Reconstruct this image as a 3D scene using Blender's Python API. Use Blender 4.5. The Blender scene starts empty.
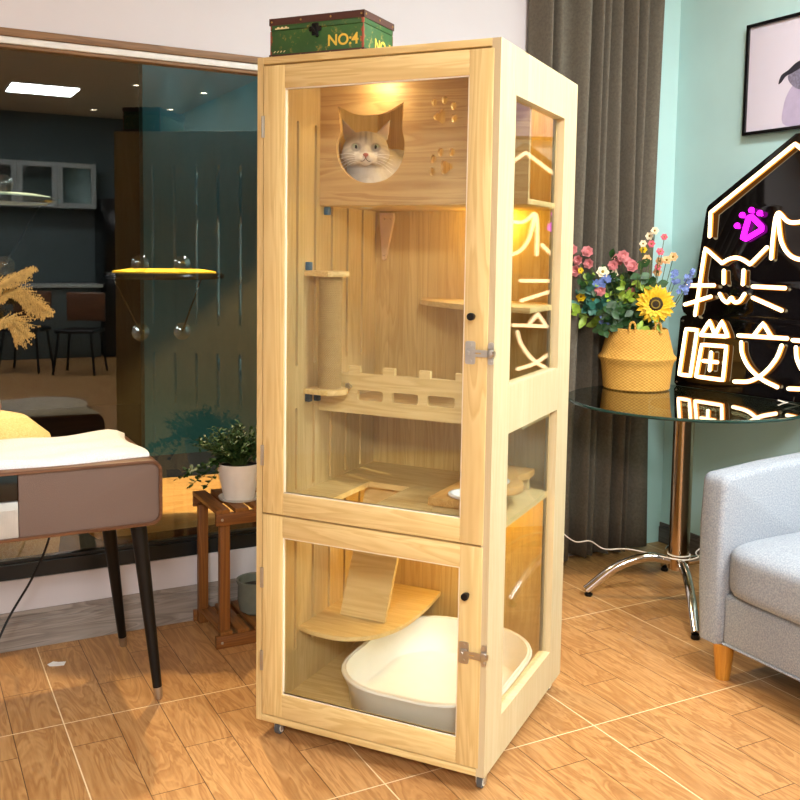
import bpy, bmesh, math, random
from mathutils import Vector, Matrix, Euler
random.seed(7)
PI = math.pi
C = bpy.context.scene.collection
V = Vector

# ------------------------------------------------------------------ materials
def lin(c):
    return c/12.92 if c <= 0.04045 else ((c+0.055)/1.055)**2.4
def col(h):
    h = h.lstrip('#')
    return tuple(lin(int(h[i:i+2], 16)/255) for i in (0, 2, 4)) + (1,)

class NT:
    """tiny helper around a material node tree"""
    def __init__(s, name):
        s.m = bpy.data.materials.new(name); s.m.use_nodes = True
        s.t = s.m.node_tree; s.t.nodes.clear()
        s.out = s.n('ShaderNodeOutputMaterial')
    def n(s, typ, **kw):
        d = s.t.nodes.new(typ)
        for k, v in kw.items():
            setattr(d, k, v)
        return d
    def l(s, a, b):
        s.t.links.new(a, b)
    def val(s, sock, v):
        if hasattr(v, 'is_output') or isinstance(v, bpy.types.NodeSocket):
            s.l(v, sock)
        else:
            sock.default_value = v
    def math(s, op, a, b=0.0, c=0.0):
        d = s.n('ShaderNodeMath', operation=op)
        s.val(d.inputs[0], a); s.val(d.inputs[1], b); s.val(d.inputs[2], c)
        return d.outputs[0]
    def mix(s, f, a, b, mode='MIX'):
        d = s.n('ShaderNodeMix', data_type='RGBA', blend_type=mode)
        s.val(d.inputs[0], f); s.val(d.inputs[6], a); s.val(d.inputs[7], b)
        return d.outputs[2]
    def ramp(s, f, stops, interp='LINEAR'):
        d = s.n('ShaderNodeValToRGB'); d.color_ramp.interpolation = interp
        e = d.color_ramp.elements
        while len(e) < len(stops):
            e.new(0.5)
        for k, (p, c) in enumerate(stops):
            e[k].position = p; e[k].color = c if len(c) == 4 else (*c, 1)
        s.l(f, d.inputs[0])
        return d.outputs[0]
    def noise(s, vec, scale, detail=3, rough=0.5, dist=0.0):
        d = s.n('ShaderNodeTexNoise')
        s.l(vec, d.inputs['Vector'])
        d.inputs['Scale'].default_value = scale; d.inputs['Detail'].default_value = detail
        d.inputs['Roughness'].default_value = rough; d.inputs['Distortion'].default_value = dist
        return d.outputs[0]
    def coord(s, scale=(1, 1, 1), rnd=True):
        tc = s.n('ShaderNodeTexCoord')
        mp = s.n('ShaderNodeMapping'); mp.inputs['Scale'].default_value = scale
        v = tc.outputs['Object']
        if rnd:
            oi = s.n('ShaderNodeObjectInfo')
            m = s.math('MULTIPLY', oi.outputs['Random'], 17.0)
            a = s.n('ShaderNodeVectorMath', operation='ADD')
            s.l(v, a.inputs[0]); s.l(m, a.inputs[1]); v = a.outputs[0]
        s.l(v, mp.inputs['Vector'])
        return mp.outputs[0]
    def bsdf(s, color, rough=0.5, metal=0.0, spec=0.5, bump=None, bstr=0.2, bdist=0.002, **kw):
        b = s.n('ShaderNodeBsdfPrincipled')
        s.val(b.inputs['Base Color'], color); s.val(b.inputs['Roughness'], rough)
        s.val(b.inputs['Metallic'], metal); b.inputs['Specular IOR Level'].default_value = spec
        for k, v in kw.items():
            s.val(b.inputs[k.replace('_', ' ')], v)
        if bump is not None:
            bn = s.n('ShaderNodeBump'); bn.inputs['Strength'].default_value = bstr
            bn.inputs['Distance'].default_value = bdist
            s.l(bump, bn.inputs['Height']); s.l(bn.outputs[0], b.inputs['Normal'])
        s.l(b.outputs[0], s.out.inputs[0])
        return b

def plain(name, hexc, rough=0.5, metal=0.0, spec=0.5, var=0.06, scale=30, bump=0.0):
    t = NT(name); v = t.coord()
    n = t.noise(v, scale, 3)
    c = col(hexc); d = tuple(x*(1-var*2) for x in c[:3])
    cc = t.ramp(n, [(0.3, d), (0.7, c)])
    t.bsdf(cc, rough, metal, spec, bump=n if bump else None, bstr=bump)
    return t.m

def wood(name, light, dark, axis='z', across=16.0, along=1.1, contrast=1.0, rough=0.5, stave=0.0, stave_axis=None, tone=0.10, groove=0.0, spec=0.35):
    ax = 'xyz'.index(axis)
    t = NT(name)
    sc = [across]*3; sc[ax] = along
    v = t.coord(tuple(sc))
    n1 = t.noise(v, 1.0, 3, 0.55, 1.1)
    w = t.math('FRACT', t.math('MULTIPLY', n1, 7.0))
    ring = t.ramp(w, [(0.0, (0, 0, 0)), (0.25, (0.25,)*3), (0.8, (1, 1, 1)), (1.0, (0.1,)*3)])
    fs = [90.0]*3; fs[ax] = 3.0
    v2 = t.coord(tuple(fs)); n2 = t.noise(v2, 1.0, 2)
    f = t.math('MULTIPLY', ring, 0.55*contrast)
    f = t.math('ADD', f, t.math('MULTIPLY', n2, 0.35))
    base = t.mix(f, col(light), col(dark))
    # slow tone drift
    n3 = t.noise(v, 0.25, 2)
    base = t.mix(t.math('MULTIPLY', n3, tone*2), base, col(dark))
    h = f
    if stave:
        tc = t.n('ShaderNodeTexCoord'); sx = t.n('ShaderNodeSeparateXYZ'); t.l(tc.outputs['Object'], sx.inputs[0])
        q = t.math('DIVIDE', sx.outputs['xyz'.index(stave_axis)], stave)
        wn = t.n('ShaderNodeTexWhiteNoise', noise_dimensions='1D')
        t.l(t.math('FLOOR', q), wn.inputs['W'])
        base = t.mix(t.math('MULTIPLY', wn.outputs[0], 0.22), base, col(dark))
        if groove:
            fr = t.math('FRACT', q)
            g = t.math('LESS_THAN', fr, 0.07)
            base = t.mix(t.math('MULTIPLY', g, groove), base, tuple(x*0.45 for x in col(dark)[:3])+(1,))
    t.bsdf(base, rough, 0, spec, bump=h, bstr=0.08)
    return t.m

def glass_mat(name, tint=(0.97, 0.985, 0.98, 1), ior=1.5, extra=0.0, rough=0.0):
    t = NT(name)
    tr = t.n('ShaderNodeBsdfTransparent'); tr.inputs[0].default_value = tint
    gl = t.n('ShaderNodeBsdfGlossy'); gl.inputs['Roughness'].default_value = rough
    fr = t.n('ShaderNodeFresnel'); ge = t.n('ShaderNodeNewGeometry')
    # a thin pane reflects alike from either face, so undo the node's own inversion on the back face
    t.l(t.math('MULTIPLY_ADD', ge.outputs['Backfacing'], 1.0/ior-ior, ior), fr.inputs[0])
    f = t.math('MINIMUM', t.math('ADD', fr.outputs[0], extra), 1.0)
    mx = t.n('ShaderNodeMixShader'); t.l(f, mx.inputs[0]); t.l(tr.outputs[0], mx.inputs[1]); t.l(gl.outputs[0], mx.inputs[2])
    t.l(mx.outputs[0], t.out.inputs[0])
    return t.m

def emit(name, hexc, strength):
    t = NT(name); e = t.n('ShaderNodeEmission'); e.inputs[0].default_value = col(hexc); e.inputs[1].default_value = strength
    t.l(e.outputs[0], t.out.inputs[0]); return t.m

def fabric(name, c1, c2, scale=380, rough=0.9, bstr=0.3):
    t = NT(name); v = t.coord(rnd=False)
    n = t.noise(v, scale, 2, 0.6)
    big = t.noise(v, 6, 2)
    f = t.ramp(n, [(0.35, (0, 0, 0)), (0.65, (1, 1, 1))])
    c = t.mix(f, col(c1), col(c2))
    c = t.mix(t.math('MULTIPLY', big, 0.15), c, col(c2))
    t.bsdf(c, rough, 0, 0.2, bump=n, bstr=bstr, bdist=0.0015)
    return t.m

# pine family
PL, PD = '#ECD59A', '#BF9A56'
M = {}
M['pine_z'] = wood('pine_vertical', PL, PD, 'z', contrast=0.75)
M['pine_x'] = wood('pine_horizontal', PL, PD, 'x', contrast=0.75)
M['pine_y'] = wood('pine_depthwise', PL, PD, 'y', contrast=0.75)
M['pine_side'] = wood('pine_side_panel', '#CFC19E', '#B49B6D', 'z', stave=0.052, stave_axis='y', contrast=0.45, tone=0.05)
M['bead_highlight'] = plain('highlight_bead', '#F6EBD2', .5, var=.02)  # near-white colour paints the highlight along the inner door chamfer
M['pine_back'] = wood('pine_back_panel', '#E2C684', '#B48C46', 'z', stave=0.034, stave_axis='x', contrast=0.7, groove=0.2)
M['pine_inner'] = wood('pine_left_panel', '#E2CA94', '#B69455', 'z', stave=0.05, stave_axis='y', contrast=0.6)
M['cat_panel'] = wood('pine_cat_panel', '#DABC84', '#AE8450', 'x', across=13, contrast=1.0)
M['bamboo'] = wood('honey_wood_feeder', '#DDB26C', '#B27E38', 'y', across=30, contrast=0.7)
M['black'] = plain('black_matte', '#0a0a0a', 0.4, spec=.3)
M['glossblack'] = plain('black_gloss', '#0b0a0c', 0.18)
M['steel'] = plain('brushed_steel', '#C9C6BE', 0.28, 1.0)
M['hinge'] = plain('hinge_metal', '#B8AFA0', 0.35, 0.9)
M['chrome'] = plain('chrome', '#DAD6D2', 0.1, 1.0, var=0.01)
M['pane'] = glass_mat('cabinet_pane', ior=1.45)
M['whiteplastic'] = plain('white_plastic', '#F0EEE2', 0.35, var=0.02)
M['ceramic'] = plain('white_ceramic', '#EDEBE8', 0.15, var=0.02)
M['blueclip'] = plain('blue_clip', '#3E6C90', 0.4)
M['navyclip'] = plain('navy_clip', '#23333f', 0.4)
M['walnut'] = wood('walnut_veneer', '#7a5236', '#3c2214', 'x', across=22, contrast=0.9, rough=0.35)
M['brownwood'] = wood('stained_stand_wood', '#96602c', '#4d2a10', 'z', across=26, contrast=0.9, rough=0.45)
M['brownwood_y'] = wood('stained_slat_wood', '#9a6430', '#50300f', 'y', across=26, contrast=0.9, rough=0.45)
M['speaker'] = fabric('brown_speaker_cloth', '#7d6a60', '#5b4a42', 500)
M['cloth'] = fabric('white_cloth', '#E9E7E8', '#D2D0D4', 260)
M['sofa'] = fabric('grey_blue_linen', '#A6ACB3', '#868d97', 210)
M['oakleg'] = wood('honey_oak_leg', '#CE9036', '#94591a', 'z', across=30, contrast=0.6, rough=0.35)
M['leaf'] = plain('leaf_green', '#2f5a2a', 0.5, var=0.3, scale=40)
M['leaf_dark'] = plain('leaf_dark', '#2b5226', 0.5, var=0.3, scale=40)
M['leaf_light'] = plain('leaf_light', '#93b339', 0.5, var=0.2, scale=40)
M['leaf_blue'] = plain('leaf_bluegreen', '#2f6f5d', 0.5, var=0.25, scale=40)
M['stem'] = plain('stem_green', '#4e5f2c', 0.6)
M['rose'] = plain('pink_petal', '#D98688', 0.6, var=0.12)
M['pink'] = plain('coral_petal', '#E8687A', 0.6, var=0.1)
M['whitep'] = plain('cream_petal', '#F3E6C4', 0.6, var=0.06)
M['peach'] = plain('peach_petal', '#F2BE84', 0.6, var=0.1)
M['yellow'] = plain('yellow_petal', '#F0CB18', 0.6, var=0.1)
M['sun'] = plain('sunflower_petal', '#F5C518', 0.6, var=0.15)
M['bluep'] = plain('blue_petal', '#6C84C4', 0.6, var=0.15)
M['disc'] = plain('sunflower_disc', '#3a2a12', 0.9, var=0.3, scale=300, bump=0.5)
M['ochre'] = plain('flower_centre', '#8c7420', 0.8)
M['soil'] = plain('soil', '#2a1c12', 0.95, var=0.3, scale=120, bump=0.6)
M['white_wall'] = plain('white_plaster', '#C9C4C6', 0.85, spec=0.2, var=0.015, scale=5)
M['teal_wall'] = plain('teal_paint', '#BCE0DE', 0.75, spec=0.25, var=0.03, scale=4)
M['ceil'] = plain('ceiling_paint', '#D2BCA2', 0.9, spec=0.2, var=0.02, scale=3)
M['curtain'] = fabric('olive_grey_curtain', '#6a6458', '#5f594e', 90, bstr=0.15)
M['greywood'] = wood('grey_baseboard_wood', '#A69D94', '#6b625c', 'x', across=18, along=1.5, contrast=1.0, rough=0.55)
M['darkbase'] = wood('dark_baseboard_wood', '#6f6761', '#3b3531', 'y', across=18, contrast=0.9)
M['frame_brown'] = wood('brown_window_trim', '#8f6a44', '#573a20', 'x', across=30)
M['darkmetal'] = plain('dark_window_metal', '#20262a', 0.3, 0.3)
M['yellowmat'] = plain('yellow_plush', '#E9BE1C', 0.9, scale=90, bump=0.3)
M['teal_mat'] = plain('grey_plush', '#7f938f', 0.9)
M['slab'] = wood('live_edge_slab', '#EFC27E', '#C98B41', 'x', across=5, along=1.0, contrast=0.9, rough=0.4)
M['bark'] = plain('bark', '#6b3f1d', 0.9, var=0.3, scale=60, bump=0.6)
M['pouf'] = fabric('cream_plush', '#F1D7A6', '#DDBB84', 120)
M['pampas'] = plain('dried_grass', '#CDAA62', 0.9, var=0.2, scale=60)
M['terracotta'] = plain('red_brown_glaze', '#7c3a26', 0.3)
M['rubber'] = plain('grey_rubber', '#56585a', 0.5)
M['cable'] = plain('white_cable', '#E6DDD0', 0.5)
M['paper'] = plain('paper_scrap', '#F2F2F2', 0.8)
M['bowlglaze'] = plain('grey_green_glaze', '#6d7266', 0.25)
M['clear'] = glass_mat('clear_suction_plastic', (0.85, 0.9, 0.9, 1), 1.5, 0.08, 0.05)
M['window'] = glass_mat('night_window_pane', (0.80, 0.83, 0.83, 1), 1.5, 0.04)
M['led'] = emit('warm_led', '#FFC66A', 30)
M['panel_light'] = emit('ceiling_light_emission', '#FFFFFF', 22)
M['dl'] = emit('downlight_emission', '#FFE9C8', 40)
M['neon'] = emit('neon_white_core', '#FFE2AC', 4.2)
M['neon_base'] = emit('neon_amber_edge', '#FF9A38', 1.5)
M['neon_mag'] = emit('neon_magenta', '#FF1EFF', 2.6)
M['acrylic'] = plain('black_acrylic', '#060405', 0.06, spec=0.6, var=0.0)

# glass table: green-tinted reflective
M['tableglass'] = glass_mat('table_glass', (0.55, 0.62, 0.58, 1), 1.7, 0.16)
M['tableedge'] = plain('table_glass_edge', '#1f3a33', 0.1)

def rope_mat(name, c1, c2, weave=False):
    t = NT(name); tc = t.n('ShaderNodeTexCoord'); sx = t.n('ShaderNodeSeparateXYZ'); t.l(tc.outputs['Object'], sx.inputs[0])
    ang = t.math('ARCTAN2', sx.outputs[1], sx.outputs[0])
    if weave:
        a = t.math('SINE', t.math('MULTIPLY', ang, 46.0)); b = t.math('SINE', t.math('MULTIPLY', sx.outputs[2], 520.0))
        f = t.math('MULTIPLY_ADD', t.math('MULTIPLY', a, b), 0.5, 0.5)
    else:
        f = t.math('MULTIPLY_ADD', t.math('SINE', t.math('ADD', t.math('MULTIPLY', ang, 40.0), t.math('MULTIPLY', sx.outputs[2], 900.0))), 0.5, 0.5)
    n = t.noise(t.coord(), 60, 3)
    f2 = t.math('ADD', t.math('MULTIPLY', f, 0.6), t.math('MULTIPLY', n, 0.4))
    c = t.mix(f2, col(c2), col(c1))
    t.bsdf(c, 0.85, 0, 0.2, bump=f2, bstr=0.7, bdist=0.003)
    return t.m
M['sisal'] = rope_mat('sisal_rope', '#D9BE86', '#A5834a')
M['basket'] = rope_mat('seagrass_weave', '#E2B35C', '#9c6a22', True)

def floor_mat():
    t = NT('wood_look_floor_tile'); tc = t.n('ShaderNodeTexCoord'); sx = t.n('ShaderNodeSeparateXYZ'); t.l(tc.outputs['Object'], sx.inputs[0])
    X, Y = sx.outputs[0], sx.outputs[1]
    s = t.math('DIVIDE', t.math('SUBTRACT', X, 0.392), 0.1345)
    ty = t.math('DIVIDE', t.math('SUBTRACT', Y, 2.05), 0.68)
    i = t.math('FLOOR', s); fx = t.math('FRACT', s); fy = t.math('FRACT', ty)
    m = t.math('FLOORED_MODULO', i, 5.0)
    seam = None
    for k, v in enumerate([.79, .31, .59, .80, .36]):
        q = t.math('MULTIPLY', t.math('COMPARE', m, float(k), 0.4), v)
        seam = q if seam is None else t.math('ADD', seam, q)
    ds = t.math('MULTIPLY', t.math('ABSOLUTE', t.math('SUBTRACT', fy, seam)), 0.68)
    dy = t.math('MULTIPLY', t.math('MINIMUM', fy, t.math('SUBTRACT', 1.0, fy)), 0.68)
    dx = t.math('MULTIPLY', t.math('MINIMUM', fx, t.math('SUBTRACT', 1.0, fx)), 0.1345)
    nl = t.math('FLOORED_MODULO', t.math('ROUND', s), 5.0)
    isw = t.math('LESS_THAN', nl, 0.5)
    up = t.math('GREATER_THAN', fy, seam)
    # id per plank
    cid = t.n('ShaderNodeCombineXYZ'); t.l(i, cid.inputs[0]); t.l(t.math('FLOOR', ty), cid.inputs[1]); t.l(up, cid.inputs[2])
    wn = t.n('ShaderNodeTexWhiteNoise', noise_dimensions='3D'); t.l(cid.outputs[0], wn.inputs['Vector'])
    rnd = wn.outputs['Value']
    co = t.n('ShaderNodeCombineXYZ')
    t.l(t.math('MULTIPLY', X, 13.0), co.inputs[0]); t.l(t.math('MULTIPLY', Y, 2.2), co.inputs[1]); t.l(t.math('MULTIPLY', rnd, 40.0), co.inputs[2])
    n1 = t.noise(co.outputs[0], 1.0, 3, 0.6, 1.6)
    ring = t.math('FRACT', t.math('MULTIPLY', n1, 6.0))
    ring = t.ramp(ring, [(0, (0.1,)*3), (0.7, (1,)*3), (1, (0.1,)*3)])
    cf = t.n('ShaderNodeCombineXYZ')
    t.l(t.math('MULTIPLY', X, 150.0), cf.inputs[0]); t.l(t.math('MULTIPLY', Y, 9.0), cf.inputs[1]); t.l(t.math('MULTIPLY', rnd, 30.0), cf.inputs[2])
    n2 = t.noise(cf.outputs[0], 1.0, 3, 0.6)
    f = t.math('ADD', t.math('MULTIPLY', ring, 0.5), t.math('MULTIPLY', n2, 0.5))
    c = t.mix(f, col('#D0A36B'), col('#8E5D2F'))
    c = t.mix(t.math('MULTIPLY', rnd, 0.28), c, col('#94602F'))
    lx = t.math('LESS_THAN', dx, 0.0013)
    dark = t.math('MAXIMUM', t.math('MULTIPLY', lx, t.math('SUBTRACT', 1.0, isw)), t.math('LESS_THAN', ds, 0.0013))
    white = t.math('MAXIMUM', t.math('MULTIPLY', t.math('LESS_THAN', dx, 0.0017), isw), t.math('LESS_THAN', dy, 0.0017))
    c = t.mix(t.math('MULTIPLY', dark, 0.85), c, col('#4a2c14'))
    c = t.mix(white, c, col('#E2CBA4'))
    g = t.math('MAXIMUM', dark, white)
    r = t.math('MULTIPLY_ADD', n2, 0.15, 0.27)
    t.bsdf(c, r, 0, 0.45, bump=t.math('SUBTRACT', 1.0, g), bstr=0.15, bdist=0.001)
    return t.m
M['floor'] = floor_mat()

# ------------------------------------------------------------------ mesh helpers
def nb():
    return bmesh.new()
def box(bm, a, b, bev=0.0, seg=2):
    x0, y0, z0 = a; x1, y1, z1 = b
    r = bmesh.ops.create_cube(bm, size=1.0, matrix=Matrix.Translation(((x0+x1)/2, (y0+y1)/2, (z0+z1)/2)) @ Matrix.Diagonal((abs(x1-x0), abs(y1-y0), abs(z1-z0), 1)))
    if bev:
        es = list({e for v in r['verts'] for e in v.link_edges})
        bmesh.ops.bevel(bm, geom=es, offset=bev, segments=seg, affect='EDGES', profile=0.5)
    return bm
def tube(bm, pts, r, n=8, closed=False, caps=True):
    pts = [V(p) for p in pts]; N = len(pts)
    rs = r if isinstance(r, (list, tuple)) else [r]*N
    rings = []; up = None
    for k in range(N):
        if closed:
            d = (pts[(k+1) % N]-pts[k-1])
        else:
            d = pts[min(k+1, N-1)]-pts[max(k-1, 0)]
        d.normalize()
        if up is None:
            up = V((0, 0, 1)) if abs(d.z) < 0.9 else V((1, 0, 0))
        s = d.cross(up).normalized(); up = s.cross(d).normalized()
        rings.append([bm.verts.new(pts[k] + (s*math.cos(a)+up*math.sin(a))*rs[k]) for a in [2*PI*j/n for j in range(n)]])
    M_ = N if closed else N-1
    for k in range(M_):
        A, B = rings[k], rings[(k+1) % N]
        for j in range(n):
            bm.faces.new((A[j], A[(j+1) % n], B[(j+1) % n], B[j]))
    if caps and not closed:
        bm.faces.new(list(reversed(rings[0]))); bm.faces.new(rings[-1])
    return bm
def lathe(bm, prof, n=32, c=(0, 0, 0), cap0=True, cap1=True):
    rings = []
    for r, z in prof:
        rings.append([bm.verts.new((c[0]+r*math.cos(2*PI*j/n), c[1]+r*math.sin(2*PI*j/n), c[2]+z)) for j in range(n)])
    for A, B in zip(rings, rings[1:]):
        for j in range(n):
            bm.faces.new((A[j], A[(j+1) % n], B[(j+1) % n], B[j]))
    if cap0: bm.faces.new(list(reversed(rings[0])))
    if cap1: bm.faces.new(rings[-1])
    return bm
def ell(bm, c, r, rot=None, u=16, v=12):
    m = Matrix.Translation(c) @ (rot.to_4x4() if rot else Matrix.Identity(4)) @ Matrix.Diagonal((*r, 1))
    bmesh.ops.create_uvsphere(bm, u_segments=u, v_segments=v, radius=1.0, matrix=m); return bm
def rrect(x0, y0, x1, y1, r, n=6):
    o = []
    for cx, cy, a0 in ((x1-r, y0+r, -PI/2), (x1-r, y1-r, 0), (x0+r, y1-r, PI/2), (x0+r, y0+r, PI)):
        for k in range(n+1):
            a = a0 + PI/2*k/n; o.append((cx+r*math.cos(a), cy+r*math.sin(a)))
    return o
def circ(cx, cy, rx, ry=None, n=24, rot=0):
    ry = ry or rx; o = []
    for k in range(n):
        a = 2*PI*k/n; x, y = rx*math.cos(a), ry*math.sin(a)
        o.append((cx+x*math.cos(rot)-y*math.sin(rot), cy+x*math.sin(rot)+y*math.cos(rot)))
    return o
PLANE = {'xy': Matrix.Identity(4),
         'xz': Matrix(((1, 0, 0, 0), (0, 0, 1, 0), (0, 1, 0, 0), (0, 0, 0, 1))),
         'yz': Matrix(((0, 0, 1, 0), (1, 0, 0, 0), (0, 1, 0, 0), (0, 0, 0, 1)))}
def plate(bm, outer, holes, thick, plane='xy', at=0.0, bev=0.0):
    """flat board with cut-outs: outline in the plane, thickness from `at` along the normal"""
    cu = bpy.data.curves.new('tmp', 'CURVE'); cu.dimensions = '2D'; cu.fill_mode = 'BOTH'
    cu.extrude = thick/2-bev; cu.bevel_depth = bev; cu.bevel_resolution = 1; cu.offset = -bev
    for loop in [outer]+list(holes):
        sp = cu.splines.new('POLY'); sp.points.add(len(loop)-1)
        for k, (x, y) in enumerate(loop): sp.points[k].co = (x, y, 0, 1)
        sp.use_cyclic_u = True
    o = bpy.data.objects.new('tmp', cu)
    me = bpy.data.meshes.new_from_object(o)
    me.transform(PLANE[plane] @ Matrix.Translation((0, 0, at+thick/2)))
    bm.from_mesh(me); bpy.data.objects.remove(o); bpy.data.curves.remove(cu); bpy.data.meshes.remove(me)
    return bm
def text_bm(bm, s, size, depth, mat4):
    cu = bpy.data.curves.new('tmp', 'FONT'); cu.body = s; cu.size = size; cu.extrude = depth; cu.align_x = 'CENTER'; cu.align_y = 'CENTER'; cu.offset = size*0.02
    o = bpy.data.objects.new('tmp', cu)
    me = bpy.data.meshes.new_from_object(o); me.transform(mat4)
    bm.from_mesh(me); bpy.data.objects.remove(o); bpy.data.curves.remove(cu); bpy.data.meshes.remove(me)
    return bm
def obj(name, bm, mat, parent=None, loc=(0, 0, 0), rot=None, smooth=True, ang=35):
    bmesh.ops.remove_doubles(bm, verts=bm.verts, dist=1e-6)
    bmesh.ops.recalc_face_normals(bm, faces=bm.faces)
    me = bpy.data.meshes.new(name); bm.to_mesh(me); bm.free()
    for mt in (mat if isinstance(mat, (list, tuple)) else [mat]): me.materials.append(mt)
    if smooth:
        for p in me.polygons: p.use_smooth = True
        me.set_sharp_from_angle(angle=math.radians(ang))
    o = bpy.data.objects.new(name, me); C.objects.link(o)
    o.location = loc
    if rot: o.rotation_euler = rot
    if parent: o.parent = parent
    return o
def tag(o, label, cat, group=None):
    o['label'] = label; o['category'] = cat
    if group: o['group'] = group
    return o
def thing(name, label, cat, loc=(0, 0, 0), rotz=0.0, group=None):
    o = bpy.data.objects.new(name, None); o.empty_display_size = 0.1; C.objects.link(o)
    o.location = loc; o.rotation_euler = (0, 0, rotz)
    return tag(o, label, cat, group)
def struct(name, bm, m, parent=None, smooth=False):
    o = obj(name, bm, m, parent, smooth=smooth)
    if parent is None: o['kind'] = 'structure'
    return o
def smoothpts(pts, k=6, closed=False):
    """Catmull-Rom"""
    P = [V(p) for p in pts]; N = len(P); out = []
    rng = range(N if closed else N-1)
    for i in rng:
        p0 = P[i-1] if (closed or i > 0) else P[0]*2-P[1]
        p1 = P[i]; p2 = P[(i+1) % N]; p3 = P[(i+2) % N] if (closed or i+2 < N) else P[-1]*2-P[-2]
        for j in range(k):
            t = j/k
            out.append(0.5*((2*p1)+(p2-p0)*t+(2*p0-5*p1+4*p2-p3)*t*t+(3*p1-p0-3*p2+p3)*t**3))
    if not closed: out.append(P[-1])
    return out

# ------------------------------------------------------------------ room
XW, YW, YB, XL, CEIL = 3.17, 3.332, -6.0, -2.8, 3.0
ZB, ZT = 0.30, 1.978          # glass bottom / top
WX0, WX1 = -2.3, 2.05
b = nb(); box(b, (XL, YB, -0.05), (XW, YW, 0)); struct('floor', b, M['floor'])
b = nb(); box(b, (XL, YB, CEIL), (XW, YW, CEIL+0.05)); struct('ceiling', b, M['ceil'])
b = nb()
box(b, (XL, YW, 0), (XW, YW+0.05, 0.235)); box(b, (XL, YW, 2.033), (XW, YW+0.05, CEIL))
box(b, (WX1, YW, 0.235), (XW, YW+0.05, 2.033)); box(b, (XL, YW, 0.235), (WX0, YW+0.05, 2.033))
struct('wall_left', b, M['white_wall'])
b = nb(); box(b, (XW, YB, 0), (XW+0.05, YW+0.05, CEIL)); box(b, (2.93, YW-0.02, 0), (XW, YW, CEIL)); struct('wall_right', b, M['teal_wall'])
b = nb(); box(b, (XL, YB-0.05, 0), (XW, YB, CEIL)); struct('wall_back', b, plain('back_wall_paint', '#5d6a6c', .8))
b = nb(); box(b, (XL-0.05, YB, 0), (XL, YW+0.05, CEIL)); struct('wall_front', b, M['white_wall'])
b = nb(); box(b, (XL, YW-0.012, 0), (XW, YW, 0.112), 0.002); box(b, (XL, YW-0.018, 0.0), (XW, YW-0.012, 0.095), 0.002); box(b, (XL, YW-0.008, 0.112), (XW, YW, 0.128), 0.002)
struct('baseboard_left', b, M['greywood'])
b = nb(); box(b, (XW-0.012, YB, 0), (XW, YW-0.02, 0.075), 0.002); box(b, (XW-0.008, YB, 0.075), (XW, YW-0.02, 0.095), 0.002)
struct('baseboard_right', b, M['darkbase'])
# window
w1 = nb()
box(w1, (WX0, YW+0.005, 0.235), (WX1, YW+0.05, ZB-0.012), 0.003); box(w1, (WX0, YW+0.012, ZB-0.012), (WX1, YW+0.045, ZB), 0.002)
win = struct('window_1', w1, M['darkmetal'])
b = nb(); box(b, (WX0, YW+0.022, ZB-0.005), (WX1, YW+0.028, ZT+0.005)); obj('pane', b, M['window'], win, smooth=False)
b = nb(); box(b, (WX0, YW-0.012, 2.008), (WX1, YW+0.05, 2.033), 0.002); obj('top_trim', b, M['frame_brown'], win)
b = nb(); box(b, (WX0, YW-0.004, ZT+0.008), (WX1, YW+0.05, 2.008), 0.002); obj('head_rail', b, plain('white_rail', '#D8D4CC', 0.5), win)
b = nb(); box(b, (WX0, YW+0.004, ZT-0.004), (WX1, YW+0.05, ZT+0.008), 0.002); obj('inner_rail', b, M['frame_brown'], win)
b = nb(); box(b, (WX1-0.03, YW+0.002, 0.235), (WX1, YW+0.05, 2.033), 0.002); box(b, (WX0, YW+0.002, 0.235), (WX0+0.03, YW+0.05, 2.033), 0.002); obj('side_frame', b, M['darkmetal'], win)

# beyond the glass
night = plain('night_ground', '#15140f', 0.95, scale=8)
b = nb(); box(b, (-6, YW+0.05, -0.06), (8, 8.5, -0.01)); o = struct('ground', b, night)
b = nb()
edge = [(0.66, 3.46), (0.68, 3.41), (0.76, 3.392), (1.1, 3.40), (1.5, 3.395), (2.0, 3.40), (2.5, 3.40), (2.5, 4.12), (2.0, 4.15), (1.4, 4.10), (0.9, 4.13), (0.70, 4.08), (0.65, 3.8), (0.62, 3.6)]
es = [(p.x, p.y) for p in smoothpts([(x, y, 0) for x, y in edge], 4, True)]
plate(b, es, [], 0.06, 'xy', 0.27, 0.008)
sl = thing('wooden_bench', 'long pale live-edge wooden slab bench lying low behind the window glass', 'bench', (1.5, 3.80, 0))
o = obj('slab', b, M['slab'], sl, loc=(-1.5, -3.75, 0))
b = nb(); es2 = [((x-1.5)*0.992+1.5-0.004, (y-3.75)*1.012+3.75) for x, y in es]; plate(b, es2, [], 0.035, 'xy', 0.272, 0.006)
obj('bark_edge', b, M['bark'], sl, loc=(-1.5, -3.75, 0))
for x in (0.85, 1.6, 2.35):
    b = nb(); box(b, (x-0.04-1.5, -0.25, -0.01), (x+0.04-1.5, 0.25, 0.27), 0.005); obj('leg', b, M['bark'], sl)
t = thing('floor_cushion', 'round cream plush pouf behind the glass, above the record cabinet', 'cushion', (0.20, 3.95, -0.01))
b = nb(); lathe(b, [(0.01, 0), (0.28, 0.0), (0.34, 0.05), (0.36, 0.2), (0.36, 0.5), (0.33, 0.62), (0.25, 0.69), (0.12, 0.725), (0.01, 0.735)], 48); obj('cover', b, M['pouf'], t)
b = nb(); tube(b, [(0.362*math.cos(a), 0.362*math.sin(a), 0.35) for a in [2*PI*k/48 for k in range(48)]], 0.006, 6, True); obj('piping', b, M['pouf'], t)
b = nb(); tube(b, [(2.85, 8, 0), (2.85, 8, 0.1)], 0.01); b.free()

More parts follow.
